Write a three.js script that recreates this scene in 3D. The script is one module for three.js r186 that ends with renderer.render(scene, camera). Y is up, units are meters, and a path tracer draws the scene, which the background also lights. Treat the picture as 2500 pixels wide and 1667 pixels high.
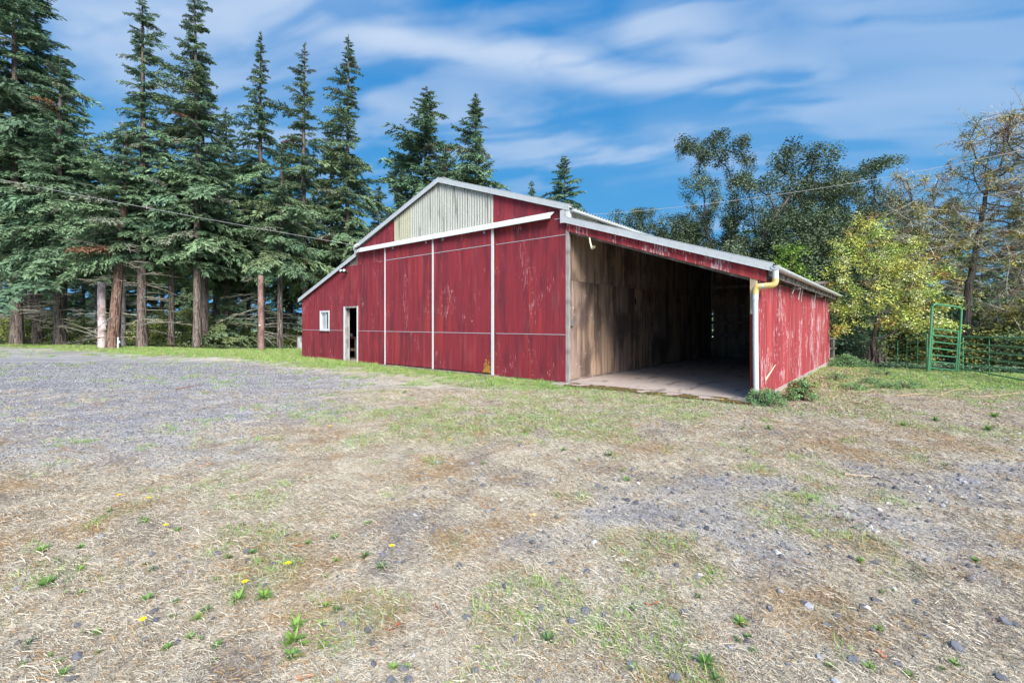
import * as THREE from 'three';
import { mergeGeometries } from 'three/addons/utils/BufferGeometryUtils.js';

// ---------------------------------------------------------------- camera, sky, sun, exposure
const scene = new THREE.Scene();
const W = 1024, H = 682;
const camera = new THREE.PerspectiveCamera(72.66, W / H, 0.1, 3000);
camera.position.set(0, 1.45, 0);
camera.lookAt(0, 1.45, -10);
camera.setViewOffset(W, H, 0, 18.3, W, H);
camera.updateProjectionMatrix();

const renderer = new THREE.WebGLRenderer({ antialias: true });
renderer.setSize(W, H);
renderer.toneMapping = THREE.LinearToneMapping;
renderer.toneMappingExposure = 2.4;
renderer.shadowMap.enabled = true;
renderer.shadowMap.type = THREE.PCFSoftShadowMap;

const SUN = new THREE.Vector3(0.25, 0.68, 0.7).normalize();
const sun = new THREE.DirectionalLight(new THREE.Color(1.0, 0.95, 0.87), 2.2);
sun.position.copy(SUN).multiplyScalar(80);
sun.target.position.set(0, 0, -12);
sun.castShadow = true;
sun.shadow.radius = 55;
sun.shadow.mapSize.set(2048, 2048);
Object.assign(sun.shadow.camera, { left: -50, right: 50, top: 50, bottom: -50, near: 1, far: 200 });
scene.add(sun, sun.target);

// ---------------------------------------------------------------- random numbers and noise
function rng(seed) {
  let a = seed >>> 0;
  return () => { a |= 0; a = (a + 0x6D2B79F5) | 0; let t = Math.imul(a ^ (a >>> 15), 1 | a); t = (t + Math.imul(t ^ (t >>> 7), 61 | t)) ^ t; return ((t ^ (t >>> 14)) >>> 0) / 4294967296; };
}
function hash(x, y, s = 0) {
  let h = Math.imul(x, 374761393) ^ Math.imul(y, 668265263) ^ Math.imul(s, 2147483647 - 1013);
  h = Math.imul(h ^ (h >>> 13), 1274126177); h ^= h >>> 16;
  return (h >>> 0) / 4294967296;
}
// value noise; px, py give a period so that textures tile
function vnoise(x, y, s = 0, px = 0, py = 0) {
  let x0 = Math.floor(x), y0 = Math.floor(y); const fx = x - x0, fy = y - y0;
  let x1 = x0 + 1, y1 = y0 + 1; if (px) { x0 %= px; x1 %= px; } if (py) { y0 %= py; y1 %= py; }
  const wx = fx * fx * (3 - 2 * fx), wy = fy * fy * (3 - 2 * fy);
  const a = hash(x0, y0, s), b = hash(x1, y0, s), c = hash(x0, y1, s), d = hash(x1, y1, s);
  return a + (b - a) * wx + (c - a) * wy + (a - b - c + d) * wx * wy;
}
function fbm(x, y, o = 4, s = 0, px = 0, py = 0) {
  let v = 0, a = 0.5, t = 0, k = 1;
  for (let i = 0; i < o; i++) { v += a * vnoise(x * k, y * k, s + i, px * k, py * k); t += a; a *= 0.5; k *= 2; }
  return v / t;
}
const clamp = (v, a = 0, b = 1) => Math.min(b, Math.max(a, v));
const sst = (a, b, v) => { const t = clamp((v - a) / (b - a)); return t * t * (3 - 2 * t); };
const mix = (a, b, t) => a + (b - a) * t;
const mix3 = (a, b, t) => [mix(a[0], b[0], t), mix(a[1], b[1], t), mix(a[2], b[2], t)];

// ---------------------------------------------------------------- sky: blue air with thin streaky cloud
{
  const w = 2048, h = 1024, data = new Float32Array(w * h * 4).fill(0.25);
  const F = 1066, dirOf = (px, py) => { const v = new THREE.Vector3((px - 1176) / F, (742 - py) / F, -1).normalize(); return v; };
  // long wisps: arcs between directions, with width and strength
  const wisps = [
    [[380, 30], [900, 85], [1260, 135], [1440, 185], [1760, 190], 0.034, 0.9],
    [[-300, 60], [150, 60], [420, 40], [640, -20], [900, -60], 0.11, 0.8],
    [[-200, 260], [100, 210], [330, 170], [520, 190], [700, 240], 0.1, 0.5],
    [[1480, 60], [1580, 85], [1680, 130], [1780, 160], [1900, 165], 0.055, 0.65],
    [[1500, 290], [1750, 260], [2000, 235], [2250, 215], [2600, 240], 0.07, 0.62],
    [[1900, 120], [2100, 90], [2300, 130], [2500, 160], [2800, 160], 0.08, 0.35],
    [[1050, 280], [1250, 325], [1400, 345], [1550, 330], [1700, 360], 0.05, 0.42],
    [[860, 235], [940, 255], [1020, 275], [1110, 300], [1200, 330], 0.03, 0.32],
  ].map(a => ({ p: a.slice(0, 5).map(q => dirOf(q[0], q[1])), w: a[5], s: a[6] }));
  const v = new THREE.Vector3(), q = new THREE.Vector3(), e = new THREE.Vector3();
  const zen = [0.003, 0.096, 0.27], hor = [0.06, 0.195, 0.35], cl = [0.245, 0.3, 0.385];
  for (let j = 0; j < h; j++) {
    const el = ((j + 0.5) / h - 0.5) * Math.PI; if (el < -0.02) continue;
    for (let i = 0; i < w; i++) {
      const az = ((i + 0.5) / w - 0.5) * 2 * Math.PI;
      v.set(Math.cos(el) * Math.cos(az), Math.sin(el), Math.cos(el) * Math.sin(az));
      const up = Math.max(v.y, 0);
      let c = mix3(hor, zen, Math.pow(sst(-0.05, 0.75, up), 0.8));
      const k = 1 / (up + 0.16), x = v.x * k, z = v.z * k;
      const wx = fbm(x * 1.1 + 7, z * 1.1, 4, 3) - 0.5, wz = fbm(x * 1.1, z * 1.1 + 9, 4, 5) - 0.5;
      const streak = fbm((x + z * 0.35) * 0.9 + wx * 1.4, (z - x * 0.2) * 2.6 + wz * 1.6, 6, 11);
      const broad = fbm(x * 0.55 + 3 + wx, z * 0.55 + wz, 4, 21);
      const fine = fbm((x + z * 0.35) * 2.6 + wx * 2.5, (z - x * 0.25) * 10 + wz * 3, 6, 41);
      let d = sst(0.48, 0.76, streak) * (0.9 * sst(0.35, 0.7, fine)) * 0.7 + sst(0.5, 0.78, broad) * (0.08 + 0.3 * sst(0.35, 0.65, fine));
      let arc = 0; const ragged = (fbm(x * 1.6 + wx * 2, z * 5 + wz * 2, 6, 31) - 0.5) * 1.3;
      for (const s of wisps) {
        let best = 9; if (v.dot(s.p[2]) < 0.3) continue;
        for (let n = 0; n < 4; n++) {
          const a = s.p[n]; e.copy(s.p[n + 1]).sub(a);
          const t = clamp(q.copy(v).sub(a).dot(e) / e.lengthSq());
          best = Math.min(best, q.copy(a).addScaledVector(e, t).distanceTo(v));
        }
        const f = best / s.w + ragged;
        arc = Math.max(arc, s.s * (1 - sst(-0.1, 1.3, f)) * (0.12 + 0.45 * sst(0.3, 0.75, streak) + 0.75 * sst(0.34, 0.66, fine)));
      }
      d = clamp(1 - (1 - d * 0.68) * (1 - arc * 0.82));
      const edge = sst(-0.1, 0.35, up);
      c = mix3(c, cl, d * (0.55 + 0.4 * edge));
      // veil glow round the unseen sun, added and widened for soft fill light
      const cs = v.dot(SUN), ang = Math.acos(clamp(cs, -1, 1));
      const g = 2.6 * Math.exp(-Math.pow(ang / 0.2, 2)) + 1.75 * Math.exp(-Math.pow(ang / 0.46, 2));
      const o = (j * w + i) * 4;
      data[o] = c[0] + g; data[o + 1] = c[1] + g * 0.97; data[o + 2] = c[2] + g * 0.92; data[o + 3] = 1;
    }
  }
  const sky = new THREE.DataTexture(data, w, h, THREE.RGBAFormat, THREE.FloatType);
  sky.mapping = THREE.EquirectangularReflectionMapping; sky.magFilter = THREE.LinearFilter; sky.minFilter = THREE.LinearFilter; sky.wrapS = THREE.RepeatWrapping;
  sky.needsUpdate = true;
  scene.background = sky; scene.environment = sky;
}

// ---------------------------------------------------------------- naming helpers
const taken = {};
function numbered(name) { const n = taken[name] = (taken[name] ?? -1) + 1; return n ? `${name}_${String(n).padStart(3, '0')}` : name; }
function thing(name, label, category, pos = [0, 0, 0], turn = 0, group) {
  const o = new THREE.Group(); o.name = numbered(name); o.position.set(...pos); o.rotation.y = turn;
  o.userData = { label, category }; if (group) o.userData.group = group;
  scene.add(o); return o;
}
function tag(o, label, category, group) { o.userData.label = label; o.userData.category = category; if (group) o.userData.group = group; return o; }
function mesh(name, geo, mat, parent = scene) {
  const m = new THREE.Mesh(geo, mat); m.name = parent === scene ? numbered(name) : name; m.castShadow = m.receiveShadow = true; parent.add(m); return m;
}
function structure(name, geo, mat) { const m = mesh(name, geo, mat); m.userData.kind = 'structure'; return m; }
function copies(name, geo, mat, list, parent = scene, kind = 'stuff') {   // list of [matrix, color]
  const m = new THREE.InstancedMesh(geo, mat, list.length); m.name = parent === scene ? numbered(name) : name;
  m.castShadow = m.receiveShadow = true;
  list.forEach((l, i) => { m.setMatrixAt(i, l[0]); m.setColorAt(i, l[1]); });
  m.userData.kind = kind; parent.add(m); return m;
}

// ---------------------------------------------------------------- geometry helpers
function metreUV(g, ou = 0, ov = 0) {
  const p = g.attributes.position, n = g.attributes.normal, uv = new Float32Array(p.count * 2);
  for (let i = 0; i < p.count; i++) {
    const ax = Math.abs(n.getX(i)), ay = Math.abs(n.getY(i)), az = Math.abs(n.getZ(i));
    if (ay > ax && ay > az) { uv[2 * i] = p.getX(i) + ou; uv[2 * i + 1] = p.getZ(i) + ov; }
    else if (ax > az) { uv[2 * i] = p.getZ(i) + ou; uv[2 * i + 1] = p.getY(i) + ov; }
    else { uv[2 * i] = p.getX(i) + ou; uv[2 * i + 1] = p.getY(i) + ov; }
  }
  g.setAttribute('uv', new THREE.BufferAttribute(uv, 2)); return g;
}
function box(x0, x1, y0, y1, z0, z1, ou = 0, ov = 0) {
  const g = new THREE.BoxGeometry(x1 - x0, y1 - y0, z1 - z0); g.translate((x0 + x1) / 2, (y0 + y1) / 2, (z0 + z1) / 2);
  return metreUV(g, ou, ov);
}
function bar(a, b, w, h) {   // a beam of section w x h between two points
  const A = new THREE.Vector3(...a), B = new THREE.Vector3(...b), L = A.distanceTo(B);
  const g = metreUV(new THREE.BoxGeometry(w, h, L));
  const m = new THREE.Matrix4().lookAt(A, B, Math.abs(B.clone().sub(A).normalize().y) > 0.95 ? new THREE.Vector3(1, 0, 0) : new THREE.Vector3(0, 1, 0));
  g.applyMatrix4(m); const c = A.clone().add(B).multiplyScalar(0.5); g.translate(c.x, c.y, c.z); return g;
}
function tube(pts, r, seg = 24, sides = 8, closed = false) {
  const c = new THREE.CatmullRomCurve3(pts.map(p => new THREE.Vector3(...p)), closed, 'catmullrom', 0.5);
  return new THREE.TubeGeometry(c, seg, r, sides, closed);
}
// tube with a radius per point; points are Vector3
function taper(points, radii, sides = 6) {
  const pos = [], uv = [], idx = []; const T = new THREE.Vector3(), N = new THREE.Vector3(), B = new THREE.Vector3(); let len = 0;
  N.set(1, 0, 0.01);
  for (let i = 0; i < points.length; i++) {
    T.copy(points[Math.min(i + 1, points.length - 1)]).sub(points[Math.max(i - 1, 0)]).normalize();
    N.addScaledVector(T, -N.dot(T)); if (N.lengthSq() < 1e-4) N.set(0, 0, 1).addScaledVector(T, -T.z); N.normalize(); B.crossVectors(T, N);
    if (i) len += points[i].distanceTo(points[i - 1]);
    for (let k = 0; k <= sides; k++) {
      const a = k / sides * Math.PI * 2, c = Math.cos(a) * radii[i], s = Math.sin(a) * radii[i];
      pos.push(points[i].x + N.x * c + B.x * s, points[i].y + N.y * c + B.y * s, points[i].z + N.z * c + B.z * s);
      uv.push(k / sides * Math.max(1, Math.round(radii[0] * 6)), len);
    }
  }
  for (let i = 0; i < points.length - 1; i++) for (let k = 0; k < sides; k++) { const a = i * (sides + 1) + k, b = a + sides + 1; idx.push(a, a + 1, b, b, a + 1, b + 1); }
  const g = new THREE.BufferGeometry(); g.setAttribute('position', new THREE.Float32BufferAttribute(pos, 3)); g.setAttribute('uv', new THREE.Float32BufferAttribute(uv, 2)); g.setIndex(idx); g.computeVertexNormals(); return g;
}
const merge = l => mergeGeometries(l.map(g => g.index ? g.toNonIndexed() : g));
class Faces {   // loose triangles
  constructor() { this.p = []; this.u = []; this.c = []; }
  quad(a, b, c, d, uv) { this.p.push(...a, ...b, ...c, ...a, ...c, ...d); const u = uv || [[0, 0], [1, 0], [1, 1], [0, 1]]; this.u.push(...u[0], ...u[1], ...u[2], ...u[0], ...u[2], ...u[3]); }
  tri(a, b, c) { this.p.push(...a, ...b, ...c); this.u.push(0, 0, 1, 0, 0, 1); }
  geo() { const g = new THREE.BufferGeometry(); g.setAttribute('position', new THREE.Float32BufferAttribute(this.p, 3)); g.setAttribute('uv', new THREE.Float32BufferAttribute(this.u, 2)); g.computeVertexNormals(); return g; }
}
const M4 = new THREE.Matrix4(), Q = new THREE.Quaternion(), EU = new THREE.Euler(), V1 = new THREE.Vector3(), V2 = new THREE.Vector3();
const place = (x, y, z, rx, ry, rz, sx, sy = sx, sz = sx) => new THREE.Matrix4().compose(new THREE.Vector3(x, y, z), new THREE.Quaternion().setFromEuler(new THREE.Euler(rx, ry, rz, 'YXZ')), new THREE.Vector3(sx, sy, sz));
const col = (r, g, b) => new THREE.Color().setRGB(r, g, b);

// ---------------------------------------------------------------- textures
function tex(w, h, fn, srgb = true, mx = 1, my = 1) {   // fn(u, v) -> linear colour; mx, my: metres covered
  const d = new Uint8Array(w * h * 4), g = v => { v = clamp(v); return 255 * (srgb ? (v <= 0.0031308 ? 12.92 * v : 1.055 * Math.pow(v, 1 / 2.4) - 0.055) : v); };
  for (let j = 0; j < h; j++) for (let i = 0; i < w; i++) { const c = fn((i + 0.5) / w, (j + 0.5) / h), o = (j * w + i) * 4; d[o] = g(c[0]); d[o + 1] = g(c[1]); d[o + 2] = g(c[2]); d[o + 3] = 255; }
  const t = new THREE.DataTexture(d, w, h); t.wrapS = t.wrapT = THREE.RepeatWrapping; t.magFilter = THREE.LinearFilter; t.minFilter = THREE.LinearMipmapLinearFilter; t.generateMipmaps = true;
  t.repeat.set(1 / mx, 1 / my); if (srgb) t.colorSpace = THREE.SRGBColorSpace; t.needsUpdate = true; return t;
}
// weathered red stain on vertical-grain plywood: base, streak colour, share of bare flecks
function redTexture(seed, base, streak, dark, bare, fleck, haze = 0.16) {
  return tex(768, 768, (u, v) => {
    const grain = fbm(u * 256, v * 10, 3, seed, 256, 10), streaks = fbm(u * 48, v * 3, 4, seed + 5, 48, 3), zone = fbm(u * 5, v * 3, 4, seed + 9, 5, 3), patch = fbm(u * 9, v * 7, 4, seed + 13, 9, 7);
    let c = mix3(base, streak, sst(0.5, 0.72, streaks) * sst(0.42, 0.62, zone));
    c = mix3(c, dark, sst(0.48, 0.74, fbm(u * 26, v * 4, 5, seed + 17, 26, 4)) * 0.85);
    const k = 0.72 + 0.56 * grain; c = c.map(x => x * k);
    const f = fbm(u * 230, v * 46, 3, seed + 23, 230, 46) + 0.85 * (patch - 0.5) + 0.45 * (fbm(u * 44, v * 12, 3, seed + 27, 44, 12) - 0.5);
    c = mix3(c, bare, sst(fleck, fleck + 0.09, f) * 0.75);
    return mix3(c, bare, sst(0.6, 0.85, fbm(u * 34, v * 6, 3, seed + 31, 34, 6)) * haze);
  }, true, 4.88, 4.88);
}
const redFront = redTexture(3, [0.215, 0.0175, 0.029], [0.29, 0.026, 0.027], [0.13, 0.0135, 0.023], [0.38, 0.17, 0.185], 0.87, 0.1);
const redSide = redTexture(77, [0.34, 0.038, 0.045], [0.44, 0.065, 0.065], [0.2, 0.023, 0.032], [0.6, 0.43, 0.44], 0.7);
const grainBump = tex(512, 512, (u, v) => { const g = fbm(u * 128, v * 6, 4, 41, 128, 6); return [g, g, g]; }, false, 2.44, 2.44);
const plywood = tex(768, 768, (u, v) => {
  const grain = fbm(u * 160, v * 7, 4, 51, 160, 7), stain = fbm(u * 8, v * 5, 5, 55, 8, 5), drip = fbm(u * 42, v * 3, 3, 59, 42, 3), hueN = fbm(u * 4, v * 4, 4, 63, 4, 4);
  let c = mix3([0.43, 0.295, 0.21], [0.3, 0.215, 0.175], sst(0.35, 0.65, hueN));
  c = mix3(c, [0.07, 0.045, 0.04], sst(0.46, 0.68, stain) * 0.75);
  c = mix3(c, [0.09, 0.06, 0.05], sst(0.52, 0.72, drip) * 0.6);
  c = mix3(c, [0.42, 0.31, 0.21], sst(0.6, 0.8, fbm(u * 60, v * 4, 3, 67, 60, 4)) * 0.5);
  const k = 0.65 + 0.7 * grain; c = c.map(x => x * k);
  return mix3(c, [0.62, 0.56, 0.48], sst(0.88, 0.9, fbm(u * 90, v * 30, 2, 71, 90, 30)));
}, true, 4.88, 4.88);
const metalTex = tex(512, 512, (u, v) => {
  const a = fbm(u * 60, v * 5, 4, 81, 60, 5), b = fbm(u * 6, v * 4, 4, 85, 6, 4);
  let c = mix3([0.38, 0.385, 0.335], [0.32, 0.335, 0.315], b);
  c = mix3(c, [0.12, 0.12, 0.115], sst(0.58, 0.78, a) * sst(0.35, 0.6, b) * 0.8);
  return c.map(x => x * (0.88 + 0.24 * fbm(u * 120, v * 120, 2, 89, 120, 120)));
}, true, 4, 4);
const trimTex = tex(512, 512, (u, v) => {
  const a = fbm(u * 10, v * 10, 5, 91, 10, 10), s = fbm(u * 90, v * 70, 3, 95, 90, 70);
  let c = mix3([0.6, 0.62, 0.63], [0.5, 0.52, 0.53], a);
  return mix3(c, [0.25, 0.24, 0.2], sst(0.68, 0.8, s) * 0.5);
}, true, 1.5, 1.5);
const concreteTex = tex(512, 512, (u, v) => {
  const a = fbm(u * 6, v * 6, 5, 101, 6, 6), b = fbm(u * 24, v * 9, 4, 105, 24, 9), f = fbm(u * 200, v * 200, 2, 109, 200, 200);
  let c = mix3([0.43, 0.35, 0.31], [0.36, 0.305, 0.285], sst(0.35, 0.65, a));
  c = mix3(c, [0.12, 0.1, 0.1], sst(0.62, 0.78, b) * 0.7);
  return c.map(x => x * (0.82 + 0.36 * f));
}, true, 5, 5);
const greyWoodTex = tex(256, 512, (u, v) => {
  const g = fbm(u * 60, v * 5, 4, 121, 60, 5), k = fbm(u * 5, v * 4, 3, 125, 5, 4);
  const c = mix3([0.36, 0.34, 0.33], [0.2, 0.175, 0.16], sst(0.35, 0.7, k)); return c.map(x => x * (0.55 + 0.9 * g));
}, true, 0.6, 1.2);
const barkTex = tex(512, 512, (u, v) => {
  const g = fbm(u * 16 + 0.4 * fbm(u * 8, v * 8, 2, 7, 8, 8), v * 5, 5, 131, 16, 5), l = fbm(u * 12, v * 12, 4, 135, 12, 12);
  let c = mix3([0.05, 0.038, 0.033], [0.2, 0.16, 0.14], sst(0.32, 0.66, g)); return mix3(c, [0.34, 0.35, 0.3], sst(0.58, 0.75, l) * 0.45);
}, true, 1, 1.6);
const barkBump = tex(512, 512, (u, v) => { const g = fbm(u * 16 + 0.4 * fbm(u * 8, v * 8, 2, 7, 8, 8), v * 5, 5, 131, 16, 5); return [g, g, g]; }, false, 1, 1.6);
// ground: criss-cross of dead stalks and grit, nearly neutral; the ground's own colours tint it
function strokes(n, seed, size) {
  const f = new Float32Array(size * size).fill(0.52), r = rng(seed);
  for (let k = 0; k < n; k++) {
    const x = r() * size, y = r() * size, a = r() * 6.283, L = size * (0.008 + 0.03 * r() * r()), val = 0.24 + 0.76 * Math.pow(r(), 0.8), bend = (r() - 0.5) * 0.06;
    let px = x, py = y, an = a;
    for (let i = 0; i < L; i++) { px += Math.cos(an); py += Math.sin(an); an += bend; const ix = ((px | 0) % size + size) % size, iy = ((py | 0) % size + size) % size; f[iy * size + ix] = val; if (val > 0.75) f[iy * size + (ix + 1) % size] = val * 0.9; }
  }
  return f;
}
const groundField = strokes(60000, 5, 1024);
const groundTex = tex(1024, 1024, (u, v) => {
  const s = groundField[(v * 1024 | 0) * 1024 + (u * 1024 | 0)], g = fbm(u * 90, v * 90, 3, 141, 90, 90), b = fbm(u * 7, v * 7, 4, 145, 7, 7);
  const k = Math.pow(s * (0.5 + 0.75 * g) * (0.85 + 0.3 * b) * 1.35, 1.35) * 1.16; return [k, k * 0.985, k * 0.955];
}, true, 2.3, 2.3);
const groundBump = tex(1024, 1024, (u, v) => { const k = groundField[(v * 1024 | 0) * 1024 + (u * 1024 | 0)] * 0.5 + 0.5 * fbm(u * 60, v * 60, 3, 141, 60, 60); return [k, k, k]; }, false, 2.3, 2.3);

const std = (o) => new THREE.MeshStandardMaterial({ roughness: 0.85, metalness: 0, side: THREE.DoubleSide, ...o });
const MAT = {
  red: std({ map: redFront, bumpMap: grainBump, bumpScale: 0.003, roughness: 0.78 }),
  redFaded: std({ map: redSide, bumpMap: grainBump, bumpScale: 0.004, roughness: 0.88 }),
  redPost: std({ color: col(0.36, 0.05, 0.03), map: trimTex, roughness: 0.8 }),
  ply: std({ map: plywood, bumpMap: grainBump, bumpScale: 0.003, roughness: 0.88 }),
  rough: std({ map: greyWoodTex, color: col(0.95, 0.82, 0.78), roughness: 0.9 }),
  metal: std({ map: metalTex, roughness: 0.6, metalness: 0 }),
  trim: std({ map: trimTex, color: col(0.8, 0.82, 0.84), roughness: 0.5 }),
  white: std({ map: trimTex, color: col(1.05, 1.05, 1.04), roughness: 0.6 }),
  flash: std({ map: trimTex, color: col(0.75, 0.68, 0.72), roughness: 0.6 }),
  concrete: std({ map: concreteTex, roughness: 0.9 }),
  greyWood: std({ map: greyWoodTex, roughness: 0.95 }),
  paleWood: std({ map: greyWoodTex, color: col(2.1, 1.8, 1.3), roughness: 0.9 }),
  bark: std({ map: barkTex, bumpMap: barkBump, bumpScale: 0.05, color: col(0.95, 0.9, 0.9), roughness: 0.97 }),
  redBark: std({ map: barkTex, bumpMap: barkBump, bumpScale: 0.05, color: col(1.1, 0.82, 0.72), roughness: 0.97 }),
  darkBark: std({ map: barkTex, bumpMap: barkBump, bumpScale: 0.04, color: col(0.85, 0.8, 0.8), roughness: 0.97 }),
  deadTwig: std({ color: col(0.36, 0.34, 0.29), roughness: 1 }),
  leaf: std({ color: 0xffffff, roughness: 0.75 }),
  needle: std({ color: 0xffffff, roughness: 0.8 }),
  blade: std({ color: 0xffffff, roughness: 0.85 }),
  stone: std({ color: 0xffffff, roughness: 0.9, flatShading: true }),
  ochre: std({ color: col(1.15, 0.82, 0.32), map: trimTex, roughness: 0.6 }),
  greenPaint: std({ color: col(0.065, 0.22, 0.11), roughness: 0.38 }),
  black: std({ color: col(0.02, 0.02, 0.022), roughness: 0.5 }),
  steel: std({ color: col(0.5, 0.5, 0.52), metalness: 0.7, roughness: 0.4 }),
  lampGlass: std({ color: col(0.75, 0.76, 0.78), roughness: 0.15 }),
  cream: std({ color: col(0.68, 0.62, 0.45), roughness: 0.5 }),
  lichen: std({ color: col(0.36, 0.19, 0.03), roughness: 1 }),
  rope: std({ color: col(0.42, 0.3, 0.19), roughness: 0.9 }),
  wire: std({ color: col(0.3, 0.3, 0.31), roughness: 0.6 }),
  yellow: std({ color: col(0.9, 0.66, 0.01), roughness: 0.7 }),
  stem: std({ color: col(0.16, 0.2, 0.06), roughness: 0.8 }),
  stick: std({ map: barkTex, color: col(2.0, 1.2, 0.9), roughness: 0.95 }),
  paleStick: std({ map: greyWoodTex, color: col(1.8, 1.6, 1.25), roughness: 0.95 }),
  rock: std({ color: col(0.13, 0.135, 0.155), roughness: 0.9, flatShading: true }),
  glass: new THREE.MeshPhysicalMaterial({ color: 0xffffff, transmission: 1, thickness: 0, roughness: 0.03, ior: 1.5 }),
  screen: std({ color: col(0.42, 0.48, 0.55), roughness: 0.35 }),  // grey-blue of reflected sky, put into the colour
};

// ---------------------------------------------------------------- terrain
const A40 = 40 * Math.PI / 180, CT = Math.cos(A40), ST = Math.sin(A40), CX = 1.334, CZ = -11.2;
const toWorld = (u, z) => [CX + u * CT - z * ST, CZ + u * ST + z * CT];
const toBarn = (x, z) => { const a = x - CX, b = z - CZ; return [a * CT + b * ST, -a * ST + b * CT]; };
function nearBarn(x, z) { const [u, w] = toBarn(x, z); const du = Math.max(-13.46 - u, u - 4.2, 0), dz = Math.max(w - 0.6, -11.3 - w, 0); return Math.hypot(du, dz); }
function crest(x) { return x < -16 ? -24.3 + (x + 16) * 0.39 : x < -8 ? -24.3 : -24.3 - (x + 8) * 0.9; }
function groundY(x, z) {
  let y = 0;
  const s = crest(x) - z; if (s > 0 && x < 4) y -= 0.16 * s * s / (s + 3) * sst(4, -4, x) ;
  const r = Math.max(0, (x - 10) * 0.55 + (-z - 14.5) * 0.85); if (x > 6 && r > 0) y -= 0.1 * r * r / (r + 2.5) * sst(6, 11, x);
  y = Math.max(y, -7);
  const b = sst(0.2, 2.5, nearBarn(x, z));
  return y + b * (0.05 * (fbm(x * 0.5, z * 0.5, 3, 201) - 0.5) + 0.022 * (fbm(x * 3, z * 3, 3, 205) - 0.5));
}
const gravelPoly = [[-60, -35], [-34, -29.5], [-22, -24.2], [-16, -20.6], [-9.8, -17.8], [-5.2, -13.6], [-3.1, -11], [-2.1, -8.2], [-2.2, -6.2], [-3.2, -4.6], [-4.6, -4.05], [-12, -4.6], [-60, -9]];
function polyDist(x, z, P) {   // positive inside
  let d = 1e9, inside = false;
  for (let i = 0, j = P.length - 1; i < P.length; j = i++) {
    const [x1, z1] = P[j], [x2, z2] = P[i], ex = x2 - x1, ez = z2 - z1, t = clamp(((x - x1) * ex + (z - z1) * ez) / (ex * ex + ez * ez));
    d = Math.min(d, Math.hypot(x - x1 - t * ex, z - z1 - t * ez));
    if ((z1 > z) !== (z2 > z) && x < (x2 - x1) * (z - z1) / (z2 - z1) + x1) inside = !inside;
  }
  return inside ? d : -d;
}
function zones(x, z) {
  const n = fbm(x * 0.8, z * 0.8, 4, 211) - 0.5, n2 = fbm(x * 2.6, z * 2.6, 4, 215) - 0.5, n3 = fbm(x * 0.33 + 4, z * 0.33, 3, 219) - 0.5;
  const [u, w] = toBarn(x, z);
  let gravel = sst(-0.9, 1.9, polyDist(x, z, gravelPoly) + n * 3.2 + n2 * 2.0);
  const e1 = Math.hypot((x - 2.1) / 2.3, (z + 3.55 + (x - 2.1) * 0.12) / 0.85), e2 = Math.hypot((x - 5.2) / 2.2, (z + 4.1) / 0.9);
  gravel = Math.max(gravel, 0.7 * sst(1.3, 0.2, Math.min(e1, e2) + n2 * 2.0), 0.42 * sst(0.16, 0.28, n2));
  let green = 0;
  green = Math.max(green, sst(2.3, 0.7, Math.max(w, 0) + n * 2.6 + 0.4 * n2) * sst(-15.5, -13.5, u) * sst(4.2, 2.6, u) * (w > 0 ? 1 : 0));
  green = Math.max(green, 0.95 * sst(-0.3, 1.4, -polyDist(x, z, gravelPoly) + n * 3) * sst(-8, -11, x + (z + 18) * 0.2) * sst(-14, -17, z));
  green = Math.max(green, 0.95 * sst(0.0, 0.16, n + 0.5 * n2 + 0.6 * sst(-8.5, -12.5, z) + 0.1) * sst(3.6, 6, x) * sst(-5, -7.5, z));
  green = Math.max(green, 0.9 * sst(-0.1, 0.12, n + 0.6 * n2) * sst(6.5, 4, Math.abs(x - 1.2)) * sst(-5, -6.5, z) * sst(-11, -9, z));
  green = Math.max(green, 0.8 * sst(0.02, 0.2, n + n2 * 0.8 + n3 * 0.3) * sst(-0.6, -2.2, x) * sst(-4.4, -3.4, z), 0.7 * sst(0.08, 0.24, n + n2 * 0.7) * sst(1.2, 2.4, x) * sst(-3.6, -2.8, z), 0.65 * sst(0.1, 0.24, n2 + n * 0.5));
  const litter = sst(4.2, 4.35, u) * sst(6.6 + n * 2.4, 4.9 + n * 2.4, u) * sst(1.2, -0.2, w + n) * sst(-14, -12, w);
  green *= 1 - litter * 0.4;
  const moss = sst(0.0, 0.15, fbm(x * 1.3 + 30, z * 1.3, 4, 231) - 0.5 + n2 * 0.3) * sst(-7.5, -4.5, z) * (1 - gravel);
  return { gravel: gravel * (1 - litter), green: green * (1 - 0.6 * gravel * (gravel > 0.8 ? 1 : 0)), litter, moss, n, n2, n3 };
}
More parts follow.
